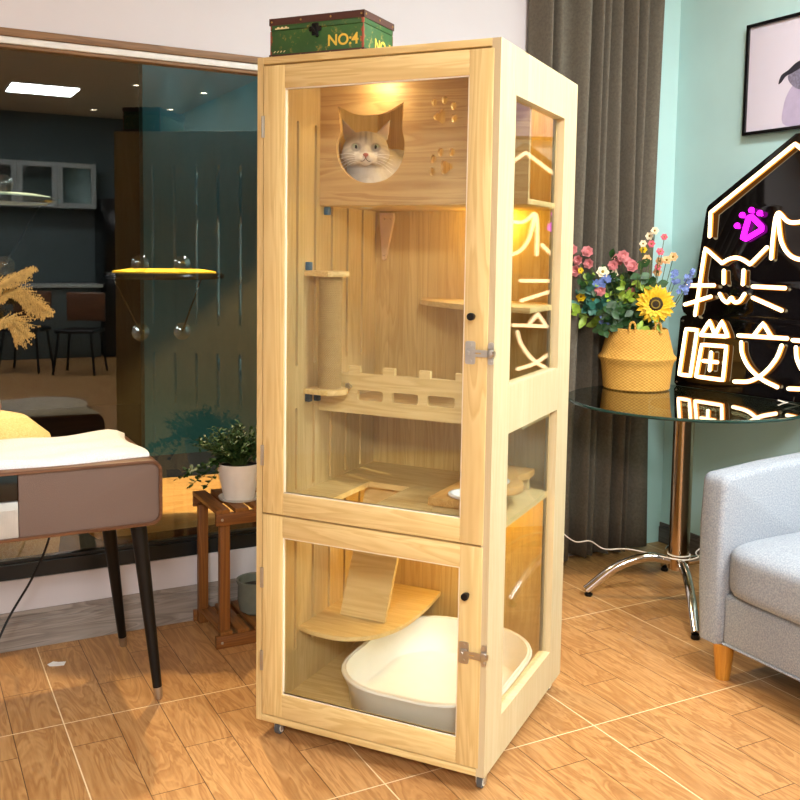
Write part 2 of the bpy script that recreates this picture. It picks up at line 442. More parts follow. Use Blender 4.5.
b = nb(); box(b, (1.42, 6.2, -.01), (5.2, 6.3, 3.6)); struct('wall_reflection_standin', b, plain('teal_reflection_standin', '#2c6a6a', .6, var=.05, scale=3))  # added wall standing in for the teal room wall mirrored in the glass
b = nb(); box(b, (-6, 8.4, -.01), (8, 8.5, 4)); struct('wall_2', b, night)

def suction_hammock(loc, w, d, matm, label, drop=0.195, cd=.074, co_=-.05):
    t = thing('suction_cup_perch', label, 'cat perch', loc, 0, 'cat window perches')
    b = nb(); tube(b, [(w/2*math.cos(a), d/2+d/2*math.sin(a), 0) for a in [2*PI*k/40 for k in range(40)]], 0.011, 8, True); obj('frame', b, M['glossblack'], t)
    b = nb(); lathe(b, [(0.001, -0.012), (0.9, -0.012), (1.0, 0.0), (0.97, 0.016), (0.7, 0.024), (0.001, 0.026)], 40)
    for v in b.verts: v.co.x *= w/2*0.92; v.co.y = v.co.y*d/2*0.92+d/2
    obj('cushion', b, matm, t)
    for s in (-1, 1):
        for z in (0.045, -drop):
            b = nb(); x = co_+s*cd
            lathe(b, [(0.004, 0.0), (0.012, 0.002), (0.030, 0.010), (0.031, 0.013), (0.010, 0.006), (0.004, 0.018)], 20)
            for v in b.verts: v.co = V((v.co.x+x, -v.co.z-0.0+0.018-0.03, v.co.y+z))
            for v in b.verts: v.co.y = -v.co.y - 0.012 - 0.01
            obj('suction_cup', b, M['clear'], t)
        b = nb(); tube(b, [(co_+s*cd, 0.004, -drop), (s*w*0.40, d*0.85, -0.01)], 0.003, 6); obj('rod', b, M['glossblack'], t)
    return t
suction_hammock((0.885, YW+0.042, 1.245), 0.42, 0.30, M['yellowmat'], 'cat perch with a yellow oval cushion held to the window by suction cups')
suction_hammock((0.30, YW+0.042, 1.50), 0.42, 0.30, M['teal_mat'], 'cat perch with a grey cushion, higher and further left on the window', 0.22)

# ------------------------------------------------------------------ the cat cabinet
CX, CY, CR = 0.857, 2.434, 0.6373-PI/2
W, D, H, Z0 = 0.675, 0.673, 1.80, 0.045
cab = thing('cat_cabinet', 'tall pine cat cabinet with glass doors on small castors', 'cat cabinet', (CX, CY, 0), CR)
CM = Matrix.Translation((CX, CY, 0)) @ Matrix.Rotation(CR, 4, 'Z')
def cw(u, d, h):
    return CM @ V((u, d, h+Z0))
def cpart(name, bm, m, parent=cab, **k):
    loc = (0, 0, Z0) if parent is cab else (0, 0, 0)
    return obj(name, bm, m, parent, loc=loc, **k)
T = 0.018
slots = [.173, .271, .369, .467, .565]
holes = []
for y in slots:
    for z0, z1 in ((0.97, 1.66), (0.61, 0.85), (0.135, 0.53)):
        holes.append(rrect(y-.0065, z0, y+.0065, z1, .0063, 4))
b = nb(); plate(b, [(0, 0), (D, 0), (D, H), (0, H)], holes, T, 'yz', 0); cpart('left_panel', b, M['pine_inner'])
b = nb(); plate(b, [(0, 0), (D, 0), (D, H), (0, H)], [[(.117, .97), (.545, .97), (.545, 1.685), (.117, 1.685)], [(.12, .112), (.555, .112), (.555, .847), (.12, .847)]], 0.022, 'yz', W-0.022)
sp = cpart('right_panel', b, M['pine_side'])
for z0, z1, y1 in ((.97, 1.685, .545), (.112, .847, .555)):
    b = nb(); box(b, (W-0.019, .112, z0-.006), (W-0.015, y1+.006, z1+.006)); obj('pane', b, M['pane'], sp, smooth=False)
    b = nb()
    box(b, (W-0.034, .095, z0-.022), (W-0.0222, .12, z1+.022), .001); box(b, (W-0.034, y1-.004, z0-.022), (W-0.0222, y1+.022, z1+.022), .001)
    box(b, (W-0.034, .12, z0-.022), (W-0.0222, y1-.004, z0), .001); box(b, (W-0.034, .12, z1), (W-0.0222, y1-.004, z1+.022), .001)
    obj('glazing_bead', b, M['pine_z'], sp)
b = nb(); box(b, (T, 0, H-T), (W-0.022, D, H), .001); cpart('top_board', b, M['pine_x'])
b = nb(); box(b, (T, 0, 0), (W-0.022, D, T), .001); cpart('bottom_board', b, M['pine_x'])
b = nb(); box(b, (T, D-0.012, T), (W-0.022, D, H-T)); cpart('back_board', b, M['pine_back'])
# doors
def door(name_z0, z1, gx0, gx1, gz0, gz1, knob_z, latch_z, hinges):
    x0, x1, z0 = 0.0205, W-0.0165, name_z0
    dr = bpy.data.objects.new('door', None); dr.empty_display_size = .1; C.objects.link(dr); dr.parent = cab; dr.location = (0, 0, Z0)
    ya, yb = -0.002, 0.019
    for a, c in (((x0, gx0)), ((gx1, x1))):
        b = nb(); box(b, (a, ya, z0), (c, yb, z1), .0015); obj('stile', b, M['pine_z'], dr)
    for a, c in (((z0, gz0)), ((gz1, z1))):
        b = nb(); box(b, (gx0, ya, a), (gx1, yb, c), .0015); obj('rail', b, M['pine_x'], dr)
    b = nb(); box(b, (gx0-.004, .009, gz0-.004), (gx1+.004, .013, gz1+.004)); obj('pane', b, M['pane'], dr, smooth=False)
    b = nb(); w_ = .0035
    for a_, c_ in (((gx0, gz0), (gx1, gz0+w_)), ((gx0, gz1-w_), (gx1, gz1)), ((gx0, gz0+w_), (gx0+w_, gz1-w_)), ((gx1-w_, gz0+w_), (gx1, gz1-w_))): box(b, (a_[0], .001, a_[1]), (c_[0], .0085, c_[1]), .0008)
    obj('glazing_bead', b, M['bead_highlight'], dr)  # door bead coloured paler to stand in for light on its edge
    b = nb(); lathe(b, [(.003, 0), (.005, .001), (.005, .008), (.0085, .011), (.0095, .02), (.009, .024), (.001, .025)], 20)
    for v in b.verts: v.co = V((.622+v.co.x, ya-v.co.z, knob_z+v.co.y))
    obj('knob', b, M['black'], dr)
    b = nb(); x, z = x1, latch_z
    for xa, xb in ((x-.056, x-.030), ):
        plate(b, rrect(xa, z-.028, xb, z+.028, .006, 4), [], .0022, 'xz', ya-.0022)
    for xa, xb in ((x-.052, x-.034), ):
        box(b, (xa, ya-.007, z-.010), (xb, ya-.002, z+.010), .001)
    plate(b, rrect(x-.050, z-.0085, x+.004, z+.0085, .003, 3), [rrect(x-.030, z-.002, x-.012, z+.002, .0019, 3)], .002, 'xz', ya-.0095)
    for dx, dz, r_, L in ((-.046, 0, .0050, .014), (-.043, .020, .0042, .0042), (-.043, -.020, .0042, .0042)):
        tube(b, [(x+dx, ya, z+dz), (x+dx, ya-L, z+dz)], r_, 14)
    obj('latch', b, M['steel'], dr)
    b = nb(); plate(b, rrect(x+.0025, z-.027, x+.0165, z+.027, .005, 4), [], .0022, 'xz', -.0026)
    box(b, (x+.004, -.010, z-.011), (x+.016, -.002, z+.011), .001)
    for dz, r_, L in ((.020, .004, .0045), (-.020, .004, .0045)): tube(b, [(x+.0095, 0, z+dz), (x+.0095, -L, z+dz)], r_, 14)
    tube(b, [(x+.0155, -.006, z), (x+.021, -.006, z)], .0075, 14)
    obj('latch_keeper', b, M['steel'], cab, loc=(0, 0, Z0))
    for hz in hinges:
        b = nb(); box(b, (x0-.006, ya-.0025, hz-.028), (x0+.004, ya+.001, hz+.028), .0006)
        for k in range(4):
            z_ = hz-.028+k*.014; tube(b, [(x0-.002, ya-.002, z_+.0008), (x0-.002, ya-.002, z_+.0132)], .0032, 10)
        obj('hinge', b, M['hinge'], dr)
    return dr
door(.589, 1.777, .085, .598, .648, 1.718, 1.148, 1.060, (1.621, .746))
door(.022, .584, .084, .599, .088, .527, .462, .313, (.407, .173))
# cat box
b = nb()
cut = [(p.x, p.y) for p in smoothpts([(x, y, 0) for x, y in [(.086, 1.64), (.071, 1.601), (.085, 1.546), (.128, 1.506), (.18, 1.494), (.236, 1.504), (.277, 1.541), (.290, 1.594), (.282, 1.64)]], 5)]
cut += [(p.x, p.y) for p in smoothpts([(.285, 1.715, 0), (.232, 1.690, 0), (.18, 1.684, 0), (.13, 1.690, 0), (.075, 1.715, 0)], 4)]
paws = []
for cx_, cy_, r_ in ((.378, 1.710, .8), (.409, 1.714, .8), (.436, 1.697, .8), (.438, 1.664, .8), (.400, 1.574, .8), (.434, 1.573, .8), (.378, 1.556, .8), (.375, 1.522, .8)):
    paws.append(circ(cx_, cy_, .0085, .0115, 16))
def pad(cx_, cy_, rot):
    o = []
    for k in range(28):
        a = 2*PI*k/28; r = .017*(1+.22*math.cos(3*(a-PI/2))); x, y = r*math.cos(a), r*math.sin(a)
        o.append((cx_+x*math.cos(rot)-y*math.sin(rot), cy_+x*math.sin(rot)+y*math.cos(rot)))
    return o
paws += [pad(.397, 1.670, -.5), pad(.416, 1.533, .6)]
b = nb(); plate(b, [(T, 1.431), (W-.022, 1.431), (W-.022, H-T), (T, H-T)], [cut]+paws, .014, 'xz', .295); cpart('cat_box_panel', b, M['cat_panel'])
b = nb(); box(b, (T, .309, 1.431), (W-.022, D-.012, 1.446), .001); cpart('cat_box_floor', b, M['pine_x'])
# right of cat: inner divider seen through the hole
# fence and bridge shelf
FO = [(T, .826), (W-.022, .826), (W-.022, .945)]
mer = [(.565, .60), (.455, .49), (.344, .378), (.230, .266), (.118, .154)]
for a, c in mer:
    FO += [(c, .945), (c, .966), (a, .966), (a, .945)]
FO += [(T, .945)]
sl_ = [rrect(x, .867, x+.083, .897, .006, 3) for x in (.147, .259, .371, .483)]
b = nb(); plate(b, FO, sl_, .014, 'xz', .30); cpart('fence_board', b, M['pine_x'])
b = nb(); box(b, (T, .314, .826), (W-.022, D-.012, .841), .001); cpart('bridge_shelf', b, M['pine_x'])
# corner shelf at right back
b = nb(); pts = [(W-.022, .34), (W-.022, D-.012), (.19, D-.012)] + [(p.x, p.y) for p in smoothpts([(.19, .64, 0), (.23, .56, 0), (.32, .47, 0), (.45, .38, 0), (.60, .34, 0)], 5)]
plate(b, pts, [], .016, 'xy', 1.138, .002); cpart('corner_shelf', b, M['pine_x'])
# scratching post
b = nb(); prof = []
for k in range(60):
    z = .902+k*.0054; prof += [(.0315, z), (.0345, z+.0015), (.0345, z+.0039)]
lathe(b, [(.02, .902)]+prof+[(.02, 1.226)], 24, (.078, .258, 0)); me = cpart('scratching_post', b, M['sisal'])
# recentre so the rope pattern winds round the post axis
for v in me.data.vertices: v.co.x -= .078; v.co.y -= .258
me.location = (.078, .258, Z0)
for zt, nm in ((1.226, 'post_top_board'), (.886, 'post_bottom_board')):
    b = nb(); o_ = [(T, .212), (.10, .205)] + [(.085+.05*math.cos(a), .255+.05*math.sin(a)) for a in [-PI/2+PI*k/10 for k in range(1, 10)]] + [(.10, .306), (T, .306)]
    plate(b, o_, [], .016, 'xy', zt, .002); cpart(nm, b, M['pine_y'])
for (y, z, m) in ((.222, 1.243, 'blueclip'), (.325, 1.405, 'blueclip'), (.225, .862, 'navyclip'), (.275, .858, 'navyclip')):
    b = nb(); box(b, (T, y-.006, z), (T+.016, y+.010, z+.024), .002); cl = cpart('shelf_clip', b, M[m])
for x_, y_, z_ in ((.125, .29, .905), ):
    b = nb(); tube(b, [(x_, y_+.009, z_), (x_, y_-.004, z_)], .006, 10); box(b, (x_-.012, y_-.002, z_-.004), (x_, y_+.006, z_+.010), .001); cpart('corner_bracket', b, M['steel'])
# tapered bracket on the back wall
b = nb(); plate(b, [(.035, 1.425), (.085, 1.425), (.088, 1.41), (.060, 1.278), (.052, 1.272), (.046, 1.278)], [circ(.055, 1.405, .003, n=10), circ(.076, 1.405, .003, n=10), circ(.054, 1.288, .003, n=10)], .012, 'xz', .648, .001)
cpart('wall_bracket', b, plain('pale_beech', '#E7C6A0', .5))
# middle floor with hatch
b = nb(); plate(b, [(T, .02), (W-.022, .02), (W-.022, D-.012), (T, D-.012)], [[(.137, .165), (.272, .165), (.272, .40), (.137, .40)]], .016, 'xy', .585); cpart('middle_floor', b, M['pine_x'])
# lower curved shelf and ramp
b = nb(); o_ = [(p.x, p.y) for p in smoothpts([(T, .195, 0), (.08, .178, 0), (.17, .182, 0), (.245, .235, 0), (.285, .34, 0), (.290, .50, 0), (.275, .655, 0)], 6)] + [(T, D-.013)]
plate(b, o_, [], .014, 'xy', .186, .002); cpart('curved_shelf', b, M['pine_x'])
b = nb()
A = V((.085, .335, .200)); B = V((.115, .440, .582)); dn = V((0, (B-A).z, -(B-A).y)).normalized()
Wd = V((.150, 0, 0))
vs = []
for q in (A, B):
    for w_ in (V(), Wd):
        for n_ in (V(), dn*-.014):
            vs.append(b.verts.new(q+w_+n_))
bmesh.ops.convex_hull(b, input=vs); cpart('ramp', b, M['pine_x'], smooth=False)
for y_, z_ in ((.22, .172), (.33, .172)):
    b = nb(); tube(b, [(T, y_, z_+.008), (.045, y_, z_+.008)], .005, 10); cpart('shelf_peg', b, M['steel'])
b = nb(); tube(b, [(.255, D-.012, .178), (.255, D-.04, .178)], .005, 10); cpart('shelf_peg', b, M['black'])
# LED pucks
def puck(x, y, z, k=1.0):
    b = nb(); lathe(b, [(.026, 0), (.030, -.002), (.030, -.008), (.022, -.010), (.020, -.006)], 24, (x, y, z), cap1=False); p_ = cpart('led_puck', b, M['steel'])
    b = nb(); lathe(b, [(.0195, -.005), (.0195, -.007)], 20, (x, y, z)); obj('led_lens', b, M['led'], p_)
puck(.225, .235, H-T); puck(.46, .60, 1.431); puck(.45, .50, .585)
def pl(name, loc, power, color, r=.02, spot=None):
    ld = bpy.data.lights.new(name, 'SPOT' if spot else 'POINT'); ld.energy = power; ld.color = color; ld.shadow_soft_size = r
    if spot: ld.spot_size = math.radians(spot); ld.spot_blend = .6
    o = bpy.data.objects.new(name, ld); C.objects.link(o); o.location = loc; return o
AMB = (1.0, 0.64, 0.10)
pl('led_light', cw(.225, .235, H-T-.02), .55, (1, .80, .52), .015)
puck(.50, .50, H-T)
pl('led_light', cw(.50, .50, H-T-.02), 1.6, (1, .70, .25), .015)
pl('led_light', cw(.46, .60, 1.405), 1.3, AMB, .015)
pl('led_light', cw(.45, .50, .555), 2.2, AMB, .015)
# castors
def castor(x, y):
    c_ = bpy.data.objects.new('castor', None); c_.empty_display_size = .03; C.objects.link(c_); c_.parent = cab; c_.location = (x, y, 0)
    b = nb(); box(b, (-.018, -.018, .040), (.018, .018, .045), .001); tube(b, [(0, 0, .041), (0, 0, .034)], .012, 16)
    for s in (-1, 1): box(b, (s*.0105-.0015, -.010, .014), (s*.0105+.0015, .012, .038), .001)
    obj('fork', b, M['steel'], c_)
    b = nb(); lathe(b, [(.003, -.008), (.014, -.008), (.0185, -.006), (.0185, .006), (.014, .008), (.003, .008)], 28)
    for v in b.verts: v.co = V((v.co.z, v.co.x, v.co.y+.0185))
    obj('wheel', b, M['rubber'], c_)
    b = nb(); tube(b, [(-.0092, 0, .0185), (.0092, 0, .0185)], .0125, 20); obj('hub', b, M['whiteplastic'], c_)
    b = nb(); tube(b, [(-.013, 0, .0185), (.013, 0, .0185)], .006, 12); obj('axle', b, M['steel'], c_)
for x, y in ((.055, .035), (W-.02, .035), (W-.03, D-.035), (.03, D-.035)): castor(x, y)

# litter tray
lt = thing('litter_tray', 'large white rounded litter tray on the floor of the pine cabinet', 'litter tray', cw(.405, .338, T), CR)
def rr3(w, d, r, z, n=8): return [(x, y, z) for x, y in rrect(-w/2, -d/2, w/2, d/2, r, n)]
b = nb(); loops = [(.415, .495, .15, 0.0), (.43, .51, .155, .006), (.448, .528, .165, .070), (.462, .542, .172, .078), (.468, .548, .175, .098), (.474, .554, .18, .100), (.474, .554, .18, .106), (.458, .538, .17, .108), (.445, .525, .165, .075), (.415, .495, .15, .018), (.40, .48, .14, .014)]
rings = [[b.verts.new(p) for p in rr3(*q)] for q in loops]
for q, ring in zip(loops, rings):
    if q[3] > .09:
        for v in ring: v.co.z += .010*max(0, (v.co.y)/.25)
for A_, B_ in zip(rings, rings[1:]):
    n_ = len(A_)
    for j in range(n_): b.faces.new((A_[j], A_[(j+1) % n_], B_[(j+1) % n_], B_[j]))
b.faces.new(list(reversed(rings[0]))); b.faces.new(rings[-1])
obj('tray', b, M['whiteplastic'], lt, ang=60)
b = nb(); rc = [V(p) for p in rr3(.476, .556, .181, .103)]
for p in rc: p.z += .010*max(0, p.y/.25)
tube(b, rc, .0055, 8, True); obj('rim', b, M['whiteplastic'], lt)

# feeder
fd = thing('feeding_stand', 'honey-coloured wooden feeding stand with scalloped edge holding two bowls', 'feeding stand', cw(0, 0, .601), CR)
zt = .062
o_ = [(.468, .095), (.468, .56)] + [(.61, .56)] + [(p.x, p.y) for p in smoothpts([(.612, .50, 0), (.598, .46, 0), (.606, .42, 0), (.638, .37, 0), (.640, .31, 0), (.606, .265, 0), (.598, .24, 0), (.61, .215, 0), (.64, .18, 0), (.640, .12, 0), (.63, .095, 0)], 4)]
b = nb(); plate(b, o_, [circ(.553, .165, .048), circ(.553, .335, .048)], .020, 'xy', zt-.020, .001); obj('board', b, M['bamboo'], fd)
for y in (.105, .53):
    b = nb(); box(b, (.476, y, 0), (.60, y+.016, zt-.020), .001); obj('support', b, M['pine_x'], fd)
for k, (y, lb) in enumerate(((.165, 'white ceramic bowl at the front of the wooden feeding stand'), (.335, 'white ceramic bowl further back in the feeding stand, by side window'))):
    t = thing('pet_bowl', lb, 'bowl', cw(.553, y, .601+zt), CR, 'bowls in the feeding stand')
    b = nb(); lathe(b, [(.022, -.036), (.036, -.030), (.046, -.008), (.0475, .001), (.053, .002), (.053, .006), (.046, .007), (.041, -.008), (.032, -.026), (.018, -.031)], 32); obj('bowl', b, M['ceramic'], t)

# ------------------------------------------------------------------ the cat
def make_cat():
    hc = cw(.113, .40, 1.600)
    ang = math.atan2(-hc.y, -hc.x)+PI/2     # -Y of the cat frame points at the viewer
    base = cw(.113, .40, 1.446)
    t = thing('cat', 'silver-cream cat looking out of the cat-shaped hole in the cabinet', 'cat', base, ang)
    SC = 1.10; hz = (hc.z-base.z)/SC; t.scale = (SC, SC, SC)
    b = nb(); R = lambda x, y, z: Euler((x, y, z)).to_matrix()
    e = lambda c, r, rot=None: ell(b, c, r, rot, 20, 14)
    e((0, .004, hz), (.062, .052, .050))
    e((0, -.012, hz+.016), (.044, .038, .032))
    for s in (-1, 1):
        e((s*.032, -.016, hz-.014), (.033, .034, .031))
        e((s*.0125, -.050, hz-.028), (.0165, .016, .0125))
    e((0, -.046, hz-.036), (.015, .014, .011))
    e((0, -.044, hz-.010), (.013, .020, .018), R(.5, 0, 0))
    # ears
    for s in (-1, 1):
        cone = [V((s*.022, -.006, hz+.040)), V((s*.061, -.002, hz+.026)), V((s*.044, .022, hz+.032)), V((s*.066, .002, hz+.083)), V((s*.061, -.005, hz+.080)), V((s*.030, .010, hz+.035))]
        bmesh.ops.convex_hull(b, input=[b.verts.new(p) for p in cone])
    # neck, chest, body lying behind
    e((0, .020, hz-.050), (.052, .050, .055))
    e((.004, .022, .045), (.062, .055, .062))
    e((.035, .085, .080), (.080, .085, .080))
    e((.085, .12, .078), (.080, .080, .078))
    e((.088, .070, .065), (.050, .060, .065))
    for s in (-1, 1):
        e((s*.030, -.022, .020), (.020, .036, .020)); e((s*.030, -.046, .013), (.017, .016, .013))
    tube(b, smoothpts([(.13, .15, .03), (.155, .09, .02), (.14, .03, .016), (.10, .0, .016)], 6), .015, 10)
    me = bpy.data.meshes.new('t'); b.to_mesh(me); b.free()
    o = bpy.data.objects.new('t', me); C.objects.link(o)
    rm = o.modifiers.new('r', 'REMESH'); rm.mode = 'VOXEL'; rm.voxel_size = .0028
    sm = o.modifiers.new('s', 'SMOOTH'); sm.iterations = 5; sm.factor = .5
    dg = bpy.context.evaluated_depsgraph_get(); dg.update()
    m2 = bpy.data.meshes.new_from_object(o.evaluated_get(dg)); bpy.data.objects.remove(o)
    b = nb(); b.from_mesh(m2)
    ca = b.loops.layers.float_color.new('fur')
    def fur(p):
        x, y, z = p.x, p.y, p.z-hz
        base_ = V((.62, .56, .48)); grey = V((.19, .17, .16)); dark = V((.22, .20, .185)); white = V((.88, .85, .79)); pink = V((.72, .40, .33))
        c = base_
        k = min(1, max(0, (y-.03)/.04)); c = c.lerp(grey, k*.9)
        if z > .004 and y < .03:            # forehead tabby marks
            st = math.sin(x*430+1.57)*.5+.5
            m = min(1, (z-.004)/.02)*max(0, 1-abs(x)/.032)
            c = c.lerp(dark, .95*m*(st**2))
        if z < -.012 and abs(x) < .03 and y < -.03: c = c.lerp(white, .8)
        if abs(x) > .03 and -.02 < z < .01 and y < .02:
            c = c.lerp(dark, .4*(math.sin(z*500+abs(x)*200)*.5+.5))
        if z < -.05: c = c.lerp(white, .6*max(0, 1-max(0, y)/.04))
        # inner ears
        for s in (-1, 1):
            q = V((s*.050, 0, .058))
            dd = (V((x, 0, z))-q).length
            if z > .036 and y < .004 and dd < .020: c = c.lerp(pink, .45*(1-dd/.020)+.15)
        # eye rims
        for s in (-1, 1):
            dd = math.hypot((x-s*.0265)/1.15, z-.002)
            if y < -.02 and dd < .0135: c = dark.lerp(c, max(0, (dd-.0105)/.003))
        return (*c, 1)
    for f in b.faces:
        for lp in f.loops: lp[ca] = fur(lp.vert.co)
    tt = NT('cat_fur'); at = tt.n('ShaderNodeVertexColor'); at.layer_name = 'fur'
    n = tt.noise(tt.coord((1, 1, 1), False), 420, 3); n2 = tt.noise(tt.coord((1, 1, 1), False), 60, 3)
    cc = tt.mix(tt.math('MULTIPLY', n, .35), at.outputs[0], (.30, .27, .24, 1)); cc = tt.mix(tt.math('MULTIPLY', n2, .2), cc, (.9, .86, .8, 1))
    tt.bsdf(cc, .85, 0, .15, bump=n, bstr=.6, bdist=.003, Sheen_Weight=.4)
    obj('body', b, tt.m, t, ang=80)
    iris = NT('cat_iris'); v = iris.coord(rnd=False); nn = iris.noise(v, 300, 2); iris.bsdf(iris.mix(nn, col('#B9C6B0'), col('#7d9484')), .05, 0, .8)
    pup = plain('cat_pupil', '#050505', .05)
    for s in (-1, 1):
        b = nb(); ell(b, (s*.0265, -.0375, hz+.002), (.0108, .0085, .0102), None, 20, 14); eo = obj('eye', b, iris.m, t)
        b = nb(); ell(b, (s*.0262, -.0452, hz+.002), (.0034, .0015, .0060), None, 14, 10); obj('pupil', b, pup, eo)
    b = nb(); ell(b, (0, -.066, hz-.0195), (.0075, .005, .0045), None, 14, 10); ell(b, (0, -.0655, hz-.0235), (.0028, .004, .005), None, 10, 8); obj('nose', b, plain('cat_nose', '#B56F62', .45), t)
    b = nb()
    for s in (-1, 1): tube(b, smoothpts([(0, -.0675, hz-.028), (s*.004, -.067, hz-.0345), (s*.010, -.064, hz-.0365), (s*.015, -.060, hz-.034)], 4), .0009, 6)
    obj('mouth', b, plain('cat_mouth', '#4a3430', .7), t)
    wm = plain('whisker', '#FFFFFF', .4)
    for s in (-1, 1):
        b = nb()
        for k in range(5):
            z = hz-.024-k*.003
            tube(b, smoothpts([(s*.018, -.060, z), (s*.042, -.070, z+.006-k*.004), (s*.072, -.062, z+.003-k*.009)], 4), [.0005]*8+[.0002], 4)
        obj('whiskers', b, wm, t)
make_cat()

# ------------------------------------------------------------------ trunk box on top
bx = thing('trunk_box', 'small green vintage trunk box with brown edges on top of the cabinet', 'box', cw(.156, .118, H), CR)
BW, BD, BH = .283, .172, .104
t_ = NT('distressed_green'); v = t_.coord(rnd=False)
n = t_.noise(v, 18, 5, .7); n2 = t_.noise(v, 45, 4, .7)
sx = t_.n('ShaderNodeSeparateXYZ'); tc = t_.n('ShaderNodeTexCoord'); t_.l(tc.outputs['Object'], sx.inputs[0])
c = t_.mix(n, col('#1f4420'), col('#3f6a33'))
edge_ = t_.math('GREATER_THAN', t_.math('ADD', t_.math('ADD', t_.math('DIVIDE', t_.math('ABSOLUTE', sx.outputs[0]), .1415), t_.math('DIVIDE', t_.math('ABSOLUTE', sx.outputs[1]), .086)), t_.math('MULTIPLY', n2, .22)), 2.03)
c = t_.mix(t_.math('MULTIPLY', edge_, .85), c, col('#9c3a26'))
c = t_.mix(t_.ramp(n2, [(.57, (0, 0, 0)), (.66, (.75,)*3)]), c, col('#A08a3a'))
t_.bsdf(c, .45)
b = nb(); box(b, (-BW/2+.002, -BD/2+.002, .002), (BW/2-.002, BD/2-.002, BH*.70), .001); obj('body', b, t_.m, bx)
b = nb(); box(b, (-BW/2+.002, -BD/2+.002, BH*.71), (BW/2-.002, BD/2-.002, BH-.001), .002); lid = obj('lid', b, t_.m, bx)
leather = plain('brown_leather_trim', '#4e2c22', .5, scale=80)
b = nb()
for z0, z1 in ((0, .012), ):
    box(b, (-BW/2, -BD/2, z0), (BW/2, -BD/2+.003, z1)); box(b, (-BW/2, BD/2-.003, z0), (BW/2, BD/2, z1)); box(b, (BW/2-.003, -BD/2, z0), (BW/2, BD/2, z1)); box(b, (-BW/2, -BD/2, z0), (-BW/2+.003, BD/2, z1))
obj('bottom_trim', b, leather, bx)
b = nb()
z0, z1 = BH-.017, BH
box(b, (-BW/2, -BD/2, z0), (BW/2, -BD/2+.003, z1)); box(b, (-BW/2, BD/2-.003, z0), (BW/2, BD/2, z1)); box(b, (BW/2-.003, -BD/2, z0), (BW/2, BD/2, z1)); box(b, (-BW/2, -BD/2, z0), (-BW/2+.003, BD/2, z1)); box(b, (-BW/2, -BD/2, z1-.001), (BW/2, BD/2, z1+.001))
obj('top_trim', b, leather, bx)
brass = plain('brass_stud', '#B59656', .3, .9)
for z in (BH-.008, .006):
    for k in range(4): b = nb(); ell(b, (-BW/2+.008+k*(BW-.016)/3, -BD/2-.0005, z), (.0028, .0015, .0028), None, 10, 6); obj('stud', b, brass, bx)
    for k in range(3): b = nb(); ell(b, (BW/2+.0005, -BD/2+.010+k*(BD-.02)/2, z), (.0015, .0028, .0028), None, 10, 6); obj('stud', b, brass, bx)
b = nb(); box(b, (-.010, -BD/2-.004, BH*.50), (.010, -BD/2, BH*.80), .002); box(b, (-.018, -BD/2-.003, BH*.60), (.018, -BD/2, BH*.72), .002); tube(b, [(-.006, -BD/2-.006, BH*.70), (.010, -BD/2-.006, BH*.46)], .004, 8); obj('clasp', b, M['black'], bx)
yl = plain('faded_yellow_paint', '#E6C24A', .6)
b = nb(); text_bm(b, 'NO:4', .039, .0004, Matrix.Translation((.080, -BD/2+.0012, .035)) @ Matrix.Rotation(PI/2, 4, 'X')); obj('lettering', b, yl, bx, smooth=False)
b = nb(); text_bm(b, 'NO:4', .040, .0004, Matrix.Translation((BW/2-.0012, .022, .030)) @ Matrix.Rotation(PI/2, 4, 'Z') @ Matrix.Rotation(PI/2, 4, 'X')); obj('lettering', b, yl, bx, smooth=False)
pm = plain('pale_paint_marks', '#E8D8A0', .6)
b = nb()
for k in range(7):
    x = -BW/2+.018+k*.006; box(b, (x, -BD/2+.0008, BH*.735), (x+.0062, -BD/2+.0024, BH*.735+.003+.003*(k % 2)))
obj('faded_stencil', b, pm, bx, smooth=False)
for k in range(4):
    x = -BW/2+.014+k*.010; b = nb(); tube(b, [(x, -BD/2+.0018, .017), (x+.005, -BD/2+.0018, .021)], .0012, 5); obj('paint_dash', b, pm, bx)

# ------------------------------------------------------------------ record console at left
co = thing('media_console', 'retro walnut console with brown speaker cloth on black legs', 'console', (0.06, 2.93, 0))
cxo, cyo = 0.06, 2.93
X0, X1, Za, Zb, Ya, Yb_ = -.62-cxo+.0, .672-cxo, .545, .737, 2.72-cyo, 3.14-cyo
outer = rrect(X0, Za, X1, Zb, .034, 8); inner = rrect(X0+.009, Za+.009, X1-.009, Zb-.009, .026, 8)
b = nb(); plate(b, outer, [inner], Yb_-Ya, 'xz', Ya, .001); obj('shell', b, M['walnut'], co)
b = nb(); plate(b, inner, [], .01, 'xz', Yb_-.012); obj('back_board', b, M['walnut'], co)
xs = .284-cxo
b = nb(); o_ = [(xs, Za+.009), (X1-.009-.026, Za+.009)] + [(X1-.035+.026*math.cos(a), Za+.035+.026*math.sin(a)) for a in [-PI/2+PI/2*k/6 for k in range(7)]] + [(X1-.035+.026*math.cos(a), Zb-.035+.026*math.sin(a)) for a in [PI/2*k/6 for k in range(7)]] + [(xs, Zb-.009)]
plate(b, o_, [], .012, 'xz', Ya+.006, .001); obj('speaker_panel', b, M['speaker'], co)
b = nb(); box(b, (-.30, Ya+.010, .655), (xs-.002, Ya+.02, Zb-.009), .001); obj('control_panel', b, M['glossblack'], co)
silver = plain('silver_plastic', '#C9C9C6', .3, .4)
b = nb(); box(b, (-.30, Ya+.006, Za+.009), (xs-.002, Ya+.02, .653), .001)
for k in range(60):
    x = xs-.006-k*.0045; box(b, (x-.0012, Ya+.004, Za+.013), (x+.0012, Ya+.008, .632))
obj('grille', b, silver, co)
b = nb(); box(b, (X0+.009, Ya+.008, Za+.009), (-.302, Ya+.02, Zb-.009), .001); obj('speaker_panel', b, M['speaker'], co)
